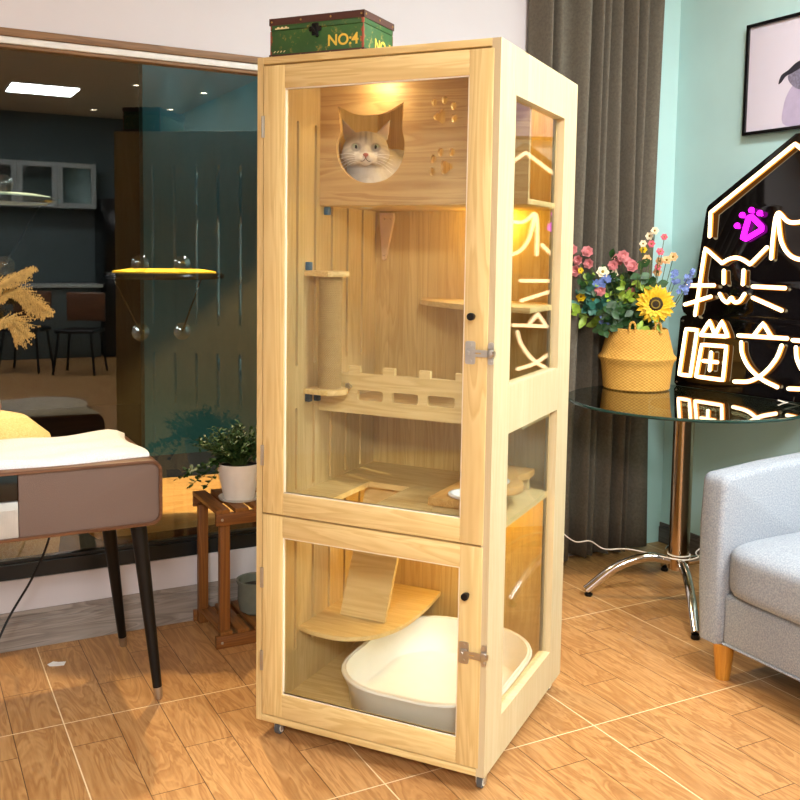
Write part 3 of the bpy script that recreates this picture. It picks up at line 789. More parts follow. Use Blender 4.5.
for (x0, y0, x1, y1) in ((.615, 2.785, .668, 2.765), (.575, 3.06, .655, 3.20), (-.50, 2.785, -.56, 2.765), (-.50, 3.06, -.56, 3.20)):
    l_ = bpy.data.objects
    b = nb(); A = V((x0-cxo, y0-cyo, Za)); B = V((x1-cxo, y1-cyo, .0)); tube(b, [A, A.lerp(B, .93)], [.024, .0135], 20); lg = obj('leg', b, M['black'], co)
    b = nb(); tube(b, [A.lerp(B, .93), A.lerp(B, .985), B], [.0138, .0125, .010], 16); obj('metal_foot', b, M['hinge'], lg)
# cloth on it
def cloth(x0, x1, y0, y1, z, thick):
    b = nb(); nx, ny = 40, 24; g = {}
    for s_ in (0, 1):
        for i in range(nx+1):
            for j in range(ny+1):
                u, v = i/nx, j/ny; e_ = min(u, 1-u, v, 1-v)
                x = x0+(x1-x0)*u+.012*math.sin(v*7)*(1 if u > .5 else 0); y = y0+(y1-y0)*v+.010*math.sin(u*13+1)
                h = thick*min(1, (e_/.04))**.5 if e_ > 0 else 0
                zz = z + (h*(1+.25*math.sin(u*23+v*5)+.2*math.sin(v*17-u*9)) if s_ else 0)
                if s_ and e_ == 0: zz = z+.003
                g[s_, i, j] = b.verts.new((x, y, zz))
    for i in range(nx):
        for j in range(ny):
            b.faces.new((g[1, i, j], g[1, i+1, j], g[1, i+1, j+1], g[1, i, j+1])); b.faces.new((g[0, i, j+1], g[0, i+1, j+1], g[0, i+1, j], g[0, i, j]))
    for i in range(nx):
        for j in (0, ny): b.faces.new((g[0, i, j], g[0, i+1, j], g[1, i+1, j], g[1, i, j]))
    for j in range(ny):
        for i in (0, nx): b.faces.new((g[0, i, j], g[0, i, j+1], g[1, i, j+1], g[1, i, j]))
    return b
o = obj('folded_cloth', cloth(-.40, .645, 2.755, 3.13, .738, .016), M['cloth'], ang=70); tag(o, 'folded white cloth lying on top of the walnut console', 'cloth')
b = nb(); tube(b, smoothpts([(.42, 3.05, .545), (.415, 3.17, .40), (.37, 3.2, .28), (.30, 3.19, .17), (.20, 3.12, .03), (.05, 3.05, .006), (-.3, 3.05, .006)], 8), .004, 8)
tag(obj('power_cord', b, M['black']), 'black power cord hanging down behind the walnut console', 'cord')
b = nb()
ps = [(.405, 3.155), (.425, 3.17), (.44, 3.158), (.462, 3.152), (.452, 3.128), (.43, 3.132), (.41, 3.14)]
plate(b, ps, [], .002, 'xy', .0)
tag(obj('paper_scrap', b, M['paper'], smooth=False), 'small torn white paper scrap on the floor under the console', 'paper')
# vase with dried grass
vz = .762
t = thing('vase', 'red-brown vase standing on the white cloth at the left edge', 'vase', (.165, 2.95, vz))
b = nb(); lathe(b, [(.045, 0), (.05, .003), (.085, .06), (.10, .12), (.092, .17), (.055, .215), (.035, .235), (.038, .25), (.032, .25), (.030, .235), (.05, .21)], 32, cap1=False); obj('body', b, M['terracotta'], t)
b = nb(); tube(b, [(.036*math.cos(a), .036*math.sin(a), .251) for a in [2*PI*k/24 for k in range(24)]], .003, 6, True); obj('rim', b, M['terracotta'], t)
def seed_(b, c, r, h):
    v = [b.verts.new(c+V(o)) for o in ((r, 0, 0), (0, r, 0), (-r, 0, 0), (0, -r, 0), (0, 0, h), (0, 0, -h))]
    for k in range(4):
        b.faces.new((v[k], v[(k+1) % 4], v[4])); b.faces.new((v[(k+1) % 4], v[k], v[5]))
def pampas(tip, mid, lab):
    t = thing('dried_grass_stem', lab, 'dried grass', (.165, 2.95, vz+.24), 0, 'dried grass in the vase')
    path = smoothpts([(0, 0, -.15), (0.0, 0, 0), mid, tip], 14)
    b = nb(); tube(b, path, [.002]*len(path), 5); obj('stalk', b, M['pampas'], t)
    b = nb(); n_ = len(path)
    for k in range(int(n_*.55), n_):
        f = (k-n_*.55)/(n_*.45); L = .045*math.sin(PI*min(1, f*.85+.15))+.012
        d = (path[min(k+1, n_-1)]-path[k-1]).normalized()
        for q in range(12):
            a = random.random()*2*PI; side = V((math.cos(a), math.sin(a)*.7, math.sin(a+1)*.8)).normalized()
            e_ = path[k]+(d*1.1+side*.7)*L*random.uniform(.5, 1)+V((0, 0, -.25*L))
            mid_ = path[k].lerp(e_, .5)+V((0, 0, .004))
            tube(b, [path[k], mid_, e_], [.0006, .0008, .0003], 4)
            for w_ in range(9):
                pp = path[k].lerp(e_, random.uniform(.2, 1)); seed_(b, pp+V((random.uniform(-.003, .003), 0, random.uniform(-.003, .003))), .0018, .0034)
    obj('plume', b, M['pampas'], t, ang=80)
pampas((.225, .02, .155), (.115, .01, .20), 'dried golden grass plume drooping lowest to the right')
pampas((.170, -.02, .27), (.075, -.01, .20), 'dried golden grass plume arching highest toward the window')
pampas((.160, .03, .09), (.105, .02, .12), 'short dried golden grass plume hanging beneath the others')

# ------------------------------------------------------------------ plant stand
sx0, sx1, sy0, sy1 = .932, 1.32, 3.035, 3.305
ps_ = thing('plant_stand', 'low brown slatted wooden plant stand beside the cat cabinet', 'plant stand', ((sx0+sx1)/2, (sy0+sy1)/2, 0))
ox, oy = (sx0+sx1)/2, (sy0+sy1)/2
def sb(name, a, c, m='brownwood', bev=.002):
    b = nb(); box(b, (a[0]-ox, a[1]-oy, a[2]), (c[0]-ox, c[1]-oy, c[2]), bev); return obj(name, b, M[m], ps_)
for x in (sx0+.014, sx1-.048):
    sb('leg', (x, sy0+.012, 0), (x+.034, sy0+.040, .436)); sb('leg', (x-.008, sy1-.030, 0), (x+.026, sy1-.002, .436))
hx = wood('stained_rail_wood', '#8f5a28', '#4a290f', 'x', across=26, contrast=.9); M['brx'] = hx
sb('front_rail', (sx0-.006, sy0-.008, .424), (sx1, sy0+.012, .464), 'brx'); sb('back_rail', (sx0-.006, sy1-.002, .424), (sx1, sy1+.010, .464), 'brx')
sb('lower_front_rail', (sx0-.006, sy0-.008, .0), (sx1, sy0+.012, .042), 'brx'); sb('lower_back_rail', (sx0-.006, sy1-.002, .0), (sx1, sy1+.010, .042), 'brx')
for k in range(6):
    x = sx0-.006+k*.066; sb('top_slat', (x, sy0-.008, .464), (x+.046, sy1+.010, .478), 'brownwood_y', .001)
for k in range(6):
    x = sx0+.012+k*.060; sb('lower_slat', (x, sy0+.0, .042), (x+.040, sy1+.0, .054), 'brownwood_y', .001)
for (x, y, z) in ((sx0+.014, sy0-.009, .444), (sx0+.014, sy0-.009, .020)):
    b = nb(); ell(b, (x-ox, y-oy, z), (.005, .002, .005), None, 10, 6); obj('screw', b, M['hinge'], ps_)
# potted plant on it
pt = thing('potted_plant', 'bushy green plant in a ribbed white pot on the plant stand', 'potted plant', (1.045, 3.15, .478))
b = nb(); prof = [(.05, 0)]
for k in range(12):
    z = .004+k*.010; r = .052+.024*(k/11); prof += [(r, z), (r+.0018, z+.005)]
prof += [(.079, .126), (.079, .130), (.073, .130), (.070, .10)]
lathe(b, prof, 36); obj('pot', b, plain('white_pot', '#E8E2D8', .5, var=.03), pt)
b = nb(); lathe(b, [(.05, -.001), (.068, .002), (.072, .010), (.069, .011), (.05, .004)], 32); obj('saucer', b, plain('white_saucer', '#D9D3C8', .5), pt)
b = nb(); lathe(b, [(.001, .112), (.073, .112), (.073, .116), (.001, .122)], 24); obj('soil', b, M['soil'], pt)
def leaf(b, base, d, up, L, Wd_, curl=.15):
    d = d.normalized(); s = d.cross(up)
    if s.length < 1e-3: s = V((1, 0, 0))
    s.normalize(); n = s.cross(d).normalized()
    P_ = [(0, 0, 0), (.25, .7, .02), (.55, 1, .0), (.82, .6, -.05), (1, 0, -.15)]
    mid = []; l_ = []; r_ = []
    for t_2, w_, z_ in P_:
        c_ = base+d*L*t_2+n*(z_*L*1.0)
        mid.append(b.verts.new(c_+n*(-.08*L*w_*curl*4)))
        if w_ > 0:
            l_.append(b.verts.new(c_+s*Wd_*.5*w_)); r_.append(b.verts.new(c_-s*Wd_*.5*w_))
    for A_, s_ in ((l_, 1), (r_, -1)):
        fs = [(mid[0], A_[0], mid[1]), (mid[1], A_[0], A_[1], mid[2]), (mid[2], A_[1], A_[2], mid[3]), (mid[3], A_[2], mid[4])]
        for f in fs: b.faces.new(f if s_ > 0 else tuple(reversed(f)))
b = nb(); bs = nb()
for k in range(140):
    a = random.random()*2*PI; el = random.uniform(.5, 1.5)
    d = V((math.cos(a)*math.cos(el), math.sin(a)*math.cos(el), math.sin(el)))
    L = random.uniform(.10, .19)
    tip = V((0, 0, .115))+V((d.x*1.05, d.y*.9, d.z*.80))*L
    tube(bs, [V((d.x*.02, d.y*.02, .115)), V((0, 0, .115)).lerp(tip, .5)+V((0, 0, .015)), tip], .0013, 4)
    for q in range(13):
        f = random.uniform(.45, 1.05); p_ = V((0, 0, .115)).lerp(tip, f)
        dd = V((random.uniform(-1, 1), random.uniform(-1, 1), random.uniform(-.2, .9)))
        leaf(b, p_, dd, V((0, 0, 1)), random.uniform(.014, .024), random.uniform(.007, .011))
for px_, pz in ((-.22, .10), (-.18, .07), (-.20, .12), (-.15, .13), (-.13, .06)):
    pth = smoothpts([(-.02, -.01, .12), (-.08, -.04, .155), (px_*.75, -.04, (pz+.15)/2), (px_, -.03, pz)], 6)
    tube(bs, pth, .0013, 4)
    for p_ in pth[5:]:
        for s in (-1, 1):
            leaf(b, p_, V((random.uniform(-.8, .2), s*.7, random.uniform(-.5, .7))), V((0, 0, 1)), random.uniform(.018, .028), random.uniform(.012, .016))
obj('foliage', b, plain('bushy_foliage', '#2f5420', .5, var=.35, scale=35), pt, ang=80); obj('stems', bs, M['stem'], pt)
t = thing('glazed_pot', 'small grey-green glazed pot on the lower shelf of the plant stand', 'pot', (1.115, 3.17, .0545))
b = nb(); lathe(b, [(.046, 0), (.058, .01), (.066, .05), (.064, .10), (.070, .112), (.070, .120), (.062, .120), (.058, .105), (.060, .05), (.05, .012)], 32); obj('body', b, M['bowlglaze'], t)
b = nb(); lathe(b, [(.001, .085), (.0585, .085), (.0585, .09), (.001, .095)], 24); obj('soil', b, M['soil'], t)

# ------------------------------------------------------------------ curtain
b = nb(); n_ = 240; x0, x1, yc = 2.335, 2.988, 3.245; rows = 14; g = []
random.seed(3); ph = [random.uniform(-.9, .9) for _ in range(20)]
def fold(u, v):
    k = u*9.0+.35*math.sin(u*9+.6)+.12*math.sin(v*4+u*12)
    s = math.sin(2*PI*k)
    a = .052*(1+.35*math.sin(u*17+1.3))*(1-.25*v)
    return a*(abs(s)**.8)*(1 if s > 0 else -1)
for s_ in (0, 1):
    gg = []
    for r in range(rows+1):
        v = r/rows; z = 2.86-v*2.835
        gg.append([b.verts.new((x0+(x1-x0)*(i/n_)+.02*v*math.sin(i/n_*20), yc+fold(i/n_, v)+s_*.003, z)) for i in range(n_+1)])
    g.append(gg)
for s_ in (0, 1):
    for r in range(rows):
        for i in range(n_):
            f = (g[s_][r][i], g[s_][r][i+1], g[s_][r+1][i+1], g[s_][r+1][i]); b.faces.new(f)
for r in range(rows):
    for i in (0, n_): b.faces.new((g[0][r][i], g[1][r][i], g[1][r+1][i], g[0][r+1][i]))
for i in range(n_):
    for r in (0, rows): b.faces.new((g[0][r][i], g[0][r][i+1], g[1][r][i+1], g[1][r][i]))
cu = obj('curtain', b, M['curtain'], ang=180); tag(cu, 'floor-length olive-grey curtain hanging in pleats in the room corner', 'curtain')
b = nb(); tube(b, [(2.2, yc, 2.88), (3.14, yc, 2.88)], .012, 12); rd = obj('curtain_rod', b, M['steel']); tag(rd, 'straight metal rod carrying the olive-grey curtain', 'curtain rod')

# ------------------------------------------------------------------ round glass table
TX, TY, TZ, TR = 2.70, 2.715, .79, .45
tb = thing('round_table', 'round glass table on a chrome pole with four arched legs', 'table', (TX, TY, 0))
b = nb(); lathe(b, [(.001, TZ-.012), (TR-.003, TZ-.012), (TR, TZ-.009), (TR, TZ-.003), (TR-.003, TZ), (.001, TZ)], 96); obj('table_top', b, M['tableglass'], tb)
b = nb(); tube(b, [((TR+.0005)*math.cos(a), (TR+.0005)*math.sin(a), TZ-.006) for a in [2*PI*k/96 for k in range(96)]], .0055, 8, True); obj('rim', b, M['tableedge'], tb)
b = nb(); lathe(b, [(.030, .115), (.040, .12), (.040, TZ-.03), (.13, TZ-.024), (.13, TZ-.0125)], 40); obj('pole', b, plain('bronze_chrome', '#A8957c', .16, 1.0, var=.02), tb)
for fx, fy in ((2.386, 2.89), (2.456, 2.372), (2.892, 2.99), (3.0, 2.50)):
    d = V((fx-TX, fy-TY, 0)); L = d.length; d.normalize()
    pth = smoothpts([d*.03+V((0, 0, .150)), d*(L*.35)+V((0, 0, .162)), d*(L*.68)+V((0, 0, .118)), d*L+V((0, 0, .024))], 6)
    b = nb(); tube(b, pth, .0175, 16); lg = obj('leg', b, M['chrome'], tb)
    b = nb(); lathe(b, [(.014, 0), (.016, .003), (.016, .010), (.006, .014)], 16, (d.x*(L-.01), d.y*(L-.01), 0)); obj('rubber_foot', b, M['black'], lg)

# ------------------------------------------------------------------ neon sign
SA = V((2.965, 3.05, TZ+.001)); ST = V((.161, -.987, 0)).normalized(); SN_h = V((.987, .161, 0)); le = math.radians(5)
SU = V((0, 0, 1))*math.cos(le)+SN_h*math.sin(le); SN = SU.cross(ST).normalized()   # toward the room
if SN.dot(V((-1, 0, 0))) < 0: SN = -SN
mir = lambda L_: L_
sign = bpy.data.objects.new('neon_sign', None); C.objects.link(sign)
MS = Matrix((( ST.x, SU.x, SN.x, SA.x), (ST.y, SU.y, SN.y, SA.y), (ST.z, SU.z, SN.z, SA.z), (0, 0, 0, 1)))
sign.matrix_world = MS; tag(sign, 'black house-shaped neon sign with glowing cat and characters leaning on the wall', 'neon sign')
A0 = .466
half = [(.0, .012), (.0, .29), (.008, .300), (.030, .306), (.012, .318), (.004, .335), (.004, .425), (.014, .445), (.040, .462), (.060, .470), (.080, .76), (.088, .775)]
ol = [(.012, 0)] + half + [(A0-.01, 1.045), (A0+.01, 1.045)] + [(2*A0-x, y) for x, y in reversed(half)] + [(2*A0-.012, 0)]
b = nb(); plate(b, list(reversed(ol)), [], .005, 'xy', -.005, .0005); obj('backing', b, M['acrylic'], sign)
z_ = .016
def neon(name, strokes, kind='neon', r=.0074, closed=False, smooth_=False):
    b = nb(); b2 = nb()
    for s in strokes:
        P3 = [V((x, y, z_)) for x, y in s]
        if smooth_: P3 = smoothpts(P3, 6, closed)
        else:
            Q = []
            n0 = len(P3)
            for i in range(n0 if closed else n0-1):
                a_, c_ = P3[i], P3[(i+1) % n0]; m = max(2, int((c_-a_).length/.012))
                Q += [a_.lerp(c_, j/m) for j in range(m)]
            if not closed: Q.append(P3[-1])
            P3 = Q
        tube(b, P3, r, 10, closed); tube(b2, [p-V((0, 0, .0055)) for p in P3], r*1.3, 8, closed)
        if not closed:
            for e_ in (P3[0], P3[-1]): ell(b, e_, (r, r, r), None, 10, 8)
    p_ = obj(name, b, M[kind], sign, ang=80)
    obj('tube_base', b2, M['neon_base' if kind == 'neon' else 'neon_mag'], p_, ang=80)
shift = lambda s, dx: [(x+dx, y) for x, y in s]
neon('neon_roof', [[(.119, .641), (.113, .742), (A0, 1.001), (2*A0-.113, .742), (2*A0-.119, .641)]])
neon('neon_cat', [[(.084, .308), (.103, .591), (.191, .53)], [(.321, .528), (.389, .597)], [(.203, .50), (.208, .447)], [(.295, .503), (.297, .446)], [(.035, .432), (.163, .437)], [(.028, .350), (.152, .390)], [(.343, .439), (.483, .438)], [(.348, .394), (.478, .350)]])
neon('neon_cat_forehead', [[(.191, .53), (.218, .546), (.250, .554), (.283, .547), (.321, .528)]], smooth_=True)
neon('neon_cat_mouth', [[(.194, .403), (.213, .379), (.235, .370), (.250, .390), (.266, .372), (.290, .378), (.309, .408)]], smooth_=True)
neon('neon_tail', [[(.412, .553), (.411, .636), (.414, .711), (.424, .733), (.440, .722), (.460, .703), (.486, .694), (.530, .70), (.580, .735), (.60, .75)], [(.424, .733), (.433, .676), (.450, .617), (.484, .571), (.53, .551), (.58, .558), (.62, .60), (.632, .66)]], smooth_=True)
neon('neon_paw_pad', [[(.274, .634), (.290, .632), (.354, .668), (.352, .682), (.304, .722), (.292, .718)]], 'neon_mag', .0085, True)
neon('neon_paw_toes', [[(x, y), (x+.003, y+.002)] for x, y in ((.243, .684), (.262, .727), (.302, .746), (.341, .733))], 'neon_mag', .011)
neon('neon_character', [[(.046, .246), (.102, .246), (.090, .050), (.033, .050)]], closed=True); 
neon('neon_character', [[(.131, .186), (.249, .189), (.248, .050), (.118, .050)]], closed=True)
neon('neon_character', [[(.121, .226), (.158, .288), (.190, .232), (.217, .290), (.252, .230), (.121, .226)], [(.180, .158), (.181, .083)], [(.146, .119), (.213, .120)]])
for dx, nm in ((0, ''), (.238, '')):
    neon('neon_character', [shift([(.299, .238), (.513, .243)], dx), shift([(.370, .246), (.404, .295), (.442, .248)], dx)])
    neon('neon_character', [shift([(.315, .212), (.325, .165), (.360, .115), (.420, .074), (.491, .050)], dx), shift([(.493, .214), (.475, .16), (.43, .10), (.37, .060), (.301, .050)], dx)], smooth_=True)
b = nb()
for x, y in ((.012, .28), (.012, .016), (2*A0-.012, .28), (2*A0-.012, .016)): lathe(b, [(.004, 0), (.004, .002), (.001, .003)], 10, (x, y, 0))
obj('screws', b, M['steel'], sign)
# its cable
b = nb()
cp = [(2.99, 2.52, .80), (3.13, 2.48, .74), (3.12, 2.53, .52), (3.05, 2.62, .30), (2.80, 2.70, .19), (2.742, 2.655, .175), (2.66, 2.68, .17), (2.58, 2.86, .17), (2.50, 2.92, .165), (2.44, 2.94, .20), (2.37, 2.95, .205), (2.30, 2.96, .26), (2.27, 2.98, .32), (2.26, 3.02, .46), (2.24, 3.10, .60), (2.22, 3.25, .62)]
tube(b, smoothpts(cp, 8), .0026, 6)
tag(obj('extension_cord', b, M['cable']), 'thin white cord looping past the table pole toward the curtain', 'cord')
b = nb(); tube(b, [(TX+.0425*math.cos(a), TY+.0425*math.sin(a), .178) for a in [2*PI*k/32 for k in range(32)]], .0026, 6, True)
o = obj('cord_tie', b, M['cable']); tag(o, 'white cord loop wound around the foot of the table pole', 'cord')

# ------------------------------------------------------------------ basket and bouquet
BX, BY = 2.745, 3.045
BR = math.atan2(BY, BX)-PI/2      # local x = to the right, local y = away
bk = thing('woven_basket', 'round golden seagrass basket with a bulging middle on the glass table', 'basket', (BX, BY, TZ), BR)
b = nb(); prof = [(.001, 0), (.128, 0), (.137, .006), (.141, .05), (.146, .095), (.150, .115), (.160, .128), (.161, .135), (.148, .150), (.140, .18), (.130, .22), (.122, .252), (.116, .256), (.114, .248), (.125, .20), (.135, .15), (.125, .02), (.001, .012)]
lathe(b, prof, 64, cap0=False, cap1=False); obj('body', b, M['basket'], bk)
for x in (-.022, .080):
    y = -math.sqrt(.122**2-x*x)
    b = nb(); tube(b, smoothpts([(x-.012, y, .235), (x-.010, y-.004, .275), (x, y-.004, .286), (x+.010, y-.004, .275), (x+.012, y, .235)], 5), .0045, 8); obj('handle', b, M['basket'], bk)
b = nb(); lathe(b, [(.001, .20), (.122, .20), (.122, .205), (.001, .21)], 24); obj('filling', b, M['soil'], bk)
FV = V((0, -1, .12))   # flowers look toward the room
def fdisc(b, c, r, n, d, w, cup=.3, layers=1):
    d = d.normalized(); a1 = d.cross(V((0, 0, 1))); a1.normalize(); a2 = d.cross(a1)
    for L_ in range(layers):
        rr = r*(1-L_*.27); cc = c+d*(r*.16*L_)
        for k in range(n):
            a = 2*PI*(k+.5*L_)/n+random.uniform(-.1, .1)
            o = (a1*math.cos(a)+a2*math.sin(a)); leaf(b, cc, o+d*(cup+L_*.35), d, rr, w*(1-.15*L_), .3)
def blossom(t, kind, x, z, r, dep):
    c_ = V((x, dep, z)); d = V((x*.8+random.uniform(-.3, .3), -1, random.uniform(0, .5)))
    base = V((x*.25, 0, .215))
    b = nb(); tube(b, smoothpts([base, base.lerp(c_, .5)+V((x*.12, .01, .02)), c_-d.normalized()*.004], 6), .0016, 5); st = obj('stem', b, M['stem'], t)
    b = nb()
    if kind == 'rose':
        fdisc(b, c_, r, 7, d, r*1.0, .5, 1); fdisc(b, c_+d.normalized()*r*.15, r*.8, 6, d, r*.8, 1.0, 2); ell(b, c_+d.normalized()*r*.3, (r*.28,)*3, None, 8, 6)
        obj('petals', b, M['rose'], t, ang=80)
    elif kind in ('white', 'yellow', 'peach', 'pink'):
        fdisc(b, c_, r, 6, d, r*.95, .35, 2); obj('petals', b, {'white': M['whitep'], 'yellow': M['yellow'], 'peach': M['peach'], 'pink': M['pink']}[kind], t, ang=80)
        b = nb(); ell(b, c_+d.normalized()*r*.25, (r*.26,)*3, None, 8, 6); obj('flower_centre', b, M['ochre'], t)
    elif kind == 'blue':
        for q in range(7):
            o = V((random.uniform(-1, 1), random.uniform(-.5, .5), random.uniform(-1, 1)))*r*.8
            fdisc(b, c_+o, r*.55, 5, d+o*8, r*.45, .3, 1)
        obj('petals', b, M['bluep'], t, ang=80)
def spray(name, kind, pts, r, lab, cat='flower'):
    t = thing(name, lab, cat, (BX, BY, TZ), BR, 'artificial flowers in the basket')
    for x, z in pts: blossom(t, kind, x+.024*0, z, r*random.uniform(.9, 1.1), random.uniform(-.06, .0))
random.seed(11)
spray('rose_spray', 'rose', [(-.281, .576), (-.252, .533), (-.218, .567), (-.21, .519), (-.261, .488)], .026, 'dusty pink rose spray, leftmost, next to the cabinet edge')
spray('rose_spray', 'rose', [(-.089, .539), (-.109, .514), (-.072, .553), (-.048, .525), (-.03, .509)], .027, 'cluster of five pink roses at the top centre of the bouquet')
spray('rose_bloom', 'rose', [(-.157, .408)], .028, 'single dusty pink rose low on the left of the bouquet')
spray('rose_bloom', 'rose', [(-.001, .432), (-.034, .405)], .026, 'pair of pale pink roses just left of the sunflower')
spray('white_rose_stem', 'white', [(-.151, .484), (-.108, .476)], .027, 'pair of cream white blooms in the middle of the bouquet')
spray('white_blossom_spray', 'white', [(.008, .605), (.053, .658), (.031, .637)], .018, 'tall spray of small white blossoms, topmost of the bouquet')
spray('pink_bud_spray', 'pink', [(.091, .633), (.042, .605), (.076, .573), (.07, .509)], .017, 'upright spray of coral pink buds before the teal wall')
spray('peach_blossom_spray', 'peach', [(.026, .543), (.076, .535), (.104, .538), (.131, .553), (.069, .488)], .021, 'spray of peach and cream blossoms above the sunflower')
spray('yellow_flower', 'yellow', [(-.236, .378), (-.182, .378)], .022, 'pair of yellow blooms low at the left of the bouquet')
spray('yellow_flower', 'yellow', [(-.242, .49)], .016, 'small yellow bloom below the leftmost pink roses')
spray('yellow_flower', 'yellow', [(.01, .58)], .016, 'small yellow bloom beneath the tall white blossoms')
spray('blue_flower_spray', 'blue', [(-.293, .444), (-.173, .441), (-.143, .447)], .026, 'blue filler blossoms across the left half of the bouquet')
spray('blue_flower_spray', 'blue', [(-.139, .286)], .024, 'lone blue blossom cluster hanging just above the basket rim')
spray('blue_flower_spray', 'blue', [(.145, .459), (.139, .484), (.198, .486), (.195, .444), (.171, .418)], .019, 'blue and white blossom spray reaching right toward the neon sign')
# sunflower
t = thing('sunflower', 'large yellow sunflower at the right front of the bouquet', 'flower', (BX, BY, TZ), BR, 'artificial flowers in the basket')
c_ = V((.066, -.10, .361)); d = V((.05, -1, .05))
b = nb(); tube(b, smoothpts([(.02, -.03, .215), (.05, -.04, .30), c_+V((0, .006, 0))], 6), .004, 8); obj('stem', b, M['stem'], t)
b = nb(); random.seed(5)
for rr, nn, cup in ((.081, 21, .05), (.072, 19, .2), (.058, 15, .4)):
    fdisc(b, c_, rr, nn, d, .026, cup, 1)
obj('petals', b, M['sun'], t, ang=80)
b = nb(); ell(b, c_+V((0, -.006, 0)), (.030, .010, .030), None, 24, 14); ds_ = obj('disc', b, M['disc'], t)
b = nb(); tube(b, [c_+V((.016*math.cos(a), -.0155, .016*math.sin(a))) for a in [2*PI*k/24 for k in range(24)]], .003, 6, True); obj('disc_ring', b, M['ochre'], ds_)
# leafy sprigs
def sprig(tips, m, L, Wd_, lab, n=9, dep=(-.08, .01)):
    t = thing('leafy_sprig', lab, 'foliage', (BX, BY, TZ), BR, 'artificial leaves in the basket')
    b = nb(); bs = nb()
    for x, z in tips:
        tip = V((x, random.uniform(*dep), z)); base = V((x*.25, 0, .215))
        pth = smoothpts([base, base.lerp(tip, .5)+V((0, 0, .02)), tip], 8); tube(bs, pth, .0015, 4)
        for k in range(n):
            f = .35+.65*k/n; p_ = pth[min(len(pth)-1, int(f*len(pth)))]
            leaf(b, p_, V((random.uniform(-1, 1), random.uniform(-.9, .1), random.uniform(-.6, .8))), V((0, -1, .3)), L*random.uniform(.75, 1.15), Wd_*random.uniform(.8, 1.1), .3)
    obj('leaves', b, M[m], t, ang=80); obj('stem', bs, M['stem'], t)
random.seed(21)
sprig([(-.295, .327), (-.215, .281), (-.25, .30)], 'leaf_light', .062, .036, 'light green leaf sprig drooping low at the left of the bouquet', 5)
sprig([(-.203, .409), (-.265, .365), (-.15, .368), (-.24, .42), (-.20, .35)], 'leaf_blue', .050, .036, 'blue-green rounded leaves filling the left of the bouquet', 10)
sprig([(-.089, .391), (-.048, .381), (-.071, .454), (-.06, .42), (-.11, .43)], 'leaf_light', .042, .020, 'bright lime green leaf sprig in the middle of the bouquet', 12)
sprig([(.019, .477), (-.042, .486), (.002, .528), (.071, .447), (.04, .50)], 'leaf', .050, .034, 'mid green leaf sprig above the sunflower', 9)
sprig([(-.145, .505), (-.126, .563), (-.18, .50), (-.257, .45), (-.22, .47)], 'leaf', .044, .026, 'mid green leaf sprig behind the leftmost roses', 9)
sprig([(-.18, .325), (-.157, .246), (-.116, .264), (-.10, .30), (-.05, .30), (-.02, .33), (-.13, .34)], 'leaf_dark', .050, .030, 'dark green leaves spilling over the front basket rim', 12, (-.12, -.02))
sprig([(.021, .289), (.04, .32), (-.01, .34), (.01, .38), (-.04, .35)], 'leaf_dark', .055, .028, 'dark green leaves low on the left of the sunflower', 11, (-.10, -.02))
sprig([(.045, .275), (.09, .29), (.02, .30)], 'leaf_light', .055, .020, 'yellow-green leaves just below the sunflower', 4, (-.13, -.10))
sprig([(-.10, .40), (-.16, .43), (-.02, .44), (-.22, .38), (.03, .42), (-.08, .48)], 'leaf_dark', .055, .036, 'dense dark green leaves at the heart of the bouquet', 14, (-.03, .03))

sprig([(-.23, .46), (-.17, .45), (-.19, .49)], 'leaf_light', .036, .018, 'small lime green leaf sprig under the leftmost roses', 7, (-.09, -.05))
sprig([(.02, .44), (-.01, .47), (.045, .455)], 'leaf_light', .040, .020, 'small lime green leaf sprig right above the sunflower', 7, (-.10, -.05))
sprig([(-.115, .33), (-.075, .345), (-.15, .315)], 'leaf', .044, .026, 'mid green leaf sprig low at the centre of the bouquet', 8, (-.12, -.06))
# ------------------------------------------------------------------ sofa
SX0, SX1, SY1, SY0 = 2.265, 3.12, 2.195, .97
sf = thing('armchair', 'grey-blue linen sofa with rounded arm and honey wooden legs', 'sofa', ((SX0+SX1)/2, (SY0+SY1)/2, 0))
qx, qy = (SX0+SX1)/2, (SY0+SY1)/2
def arm(y0, y1, nm):
    b = nb(); N_ = 14
    # side profile in xz, rounded, extruded in y with bevel
    P_ = [(SX0+.012, .115), (SX0, .30), (SX0-.004, .50), (SX0+.004, .625)] + [(SX0+.035+.031*math.cos(a), .628+.034*math.sin(a)) for a in [PI-PI/2*k/5 for k in range(1, 6)]] + [(2.50, .678), (2.75, .69), (3.0, .698), (SX1, .70), (SX1, .115)]
    plate(b, [(x-qx, z) for x, z in P_], [], y1-y0, 'xz', y0-qy, .018); return obj(nm, b, M['sofa'], sf, ang=50)
arm(SY1-.098, SY1, 'arm'); arm(SY0, SY0+.098, 'arm')
b = nb(); box(b, (SX0+.022-qx, SY0+.09-qy, .115), (SX1-qx, SY1-.09-qy, .285), .02, 3); obj('base', b, M['sofa'], sf)
b = nb(); tube(b, [(SX0+.021-qx, SY0+.10-qy, .125), (SX0+.021-qx, SY1-.10-qy, .125)], .004, 6); obj('hem', b, M['sofa'], sf)
def cushion(x0, x1, y0, y1, z0, z1, nm, p=7.0):
    b = nb(); bmesh.ops.create_cube(b, size=2.0); bmesh.ops.subdivide_edges(b, edges=b.edges, cuts=11, use_grid_fill=True)
    for v in b.verts:
        x, y, z = v.co; k = (abs(x)**p+abs(y)**p+abs(z)**p)**(1/p); v.co = v.co/k
        px, py, pz = v.co
        crown = 1+.16*(1-px*px)*(1-py*py)
        v.co = V(((x0+x1)/2+px*(x1-x0)/2-qx, (y0+y1)/2+py*(y1-y0)/2-qy, (z0+z1)/2+pz*(z1-z0)/2*crown))
    return obj(nm, b, M['sofa'], sf, ang=80)
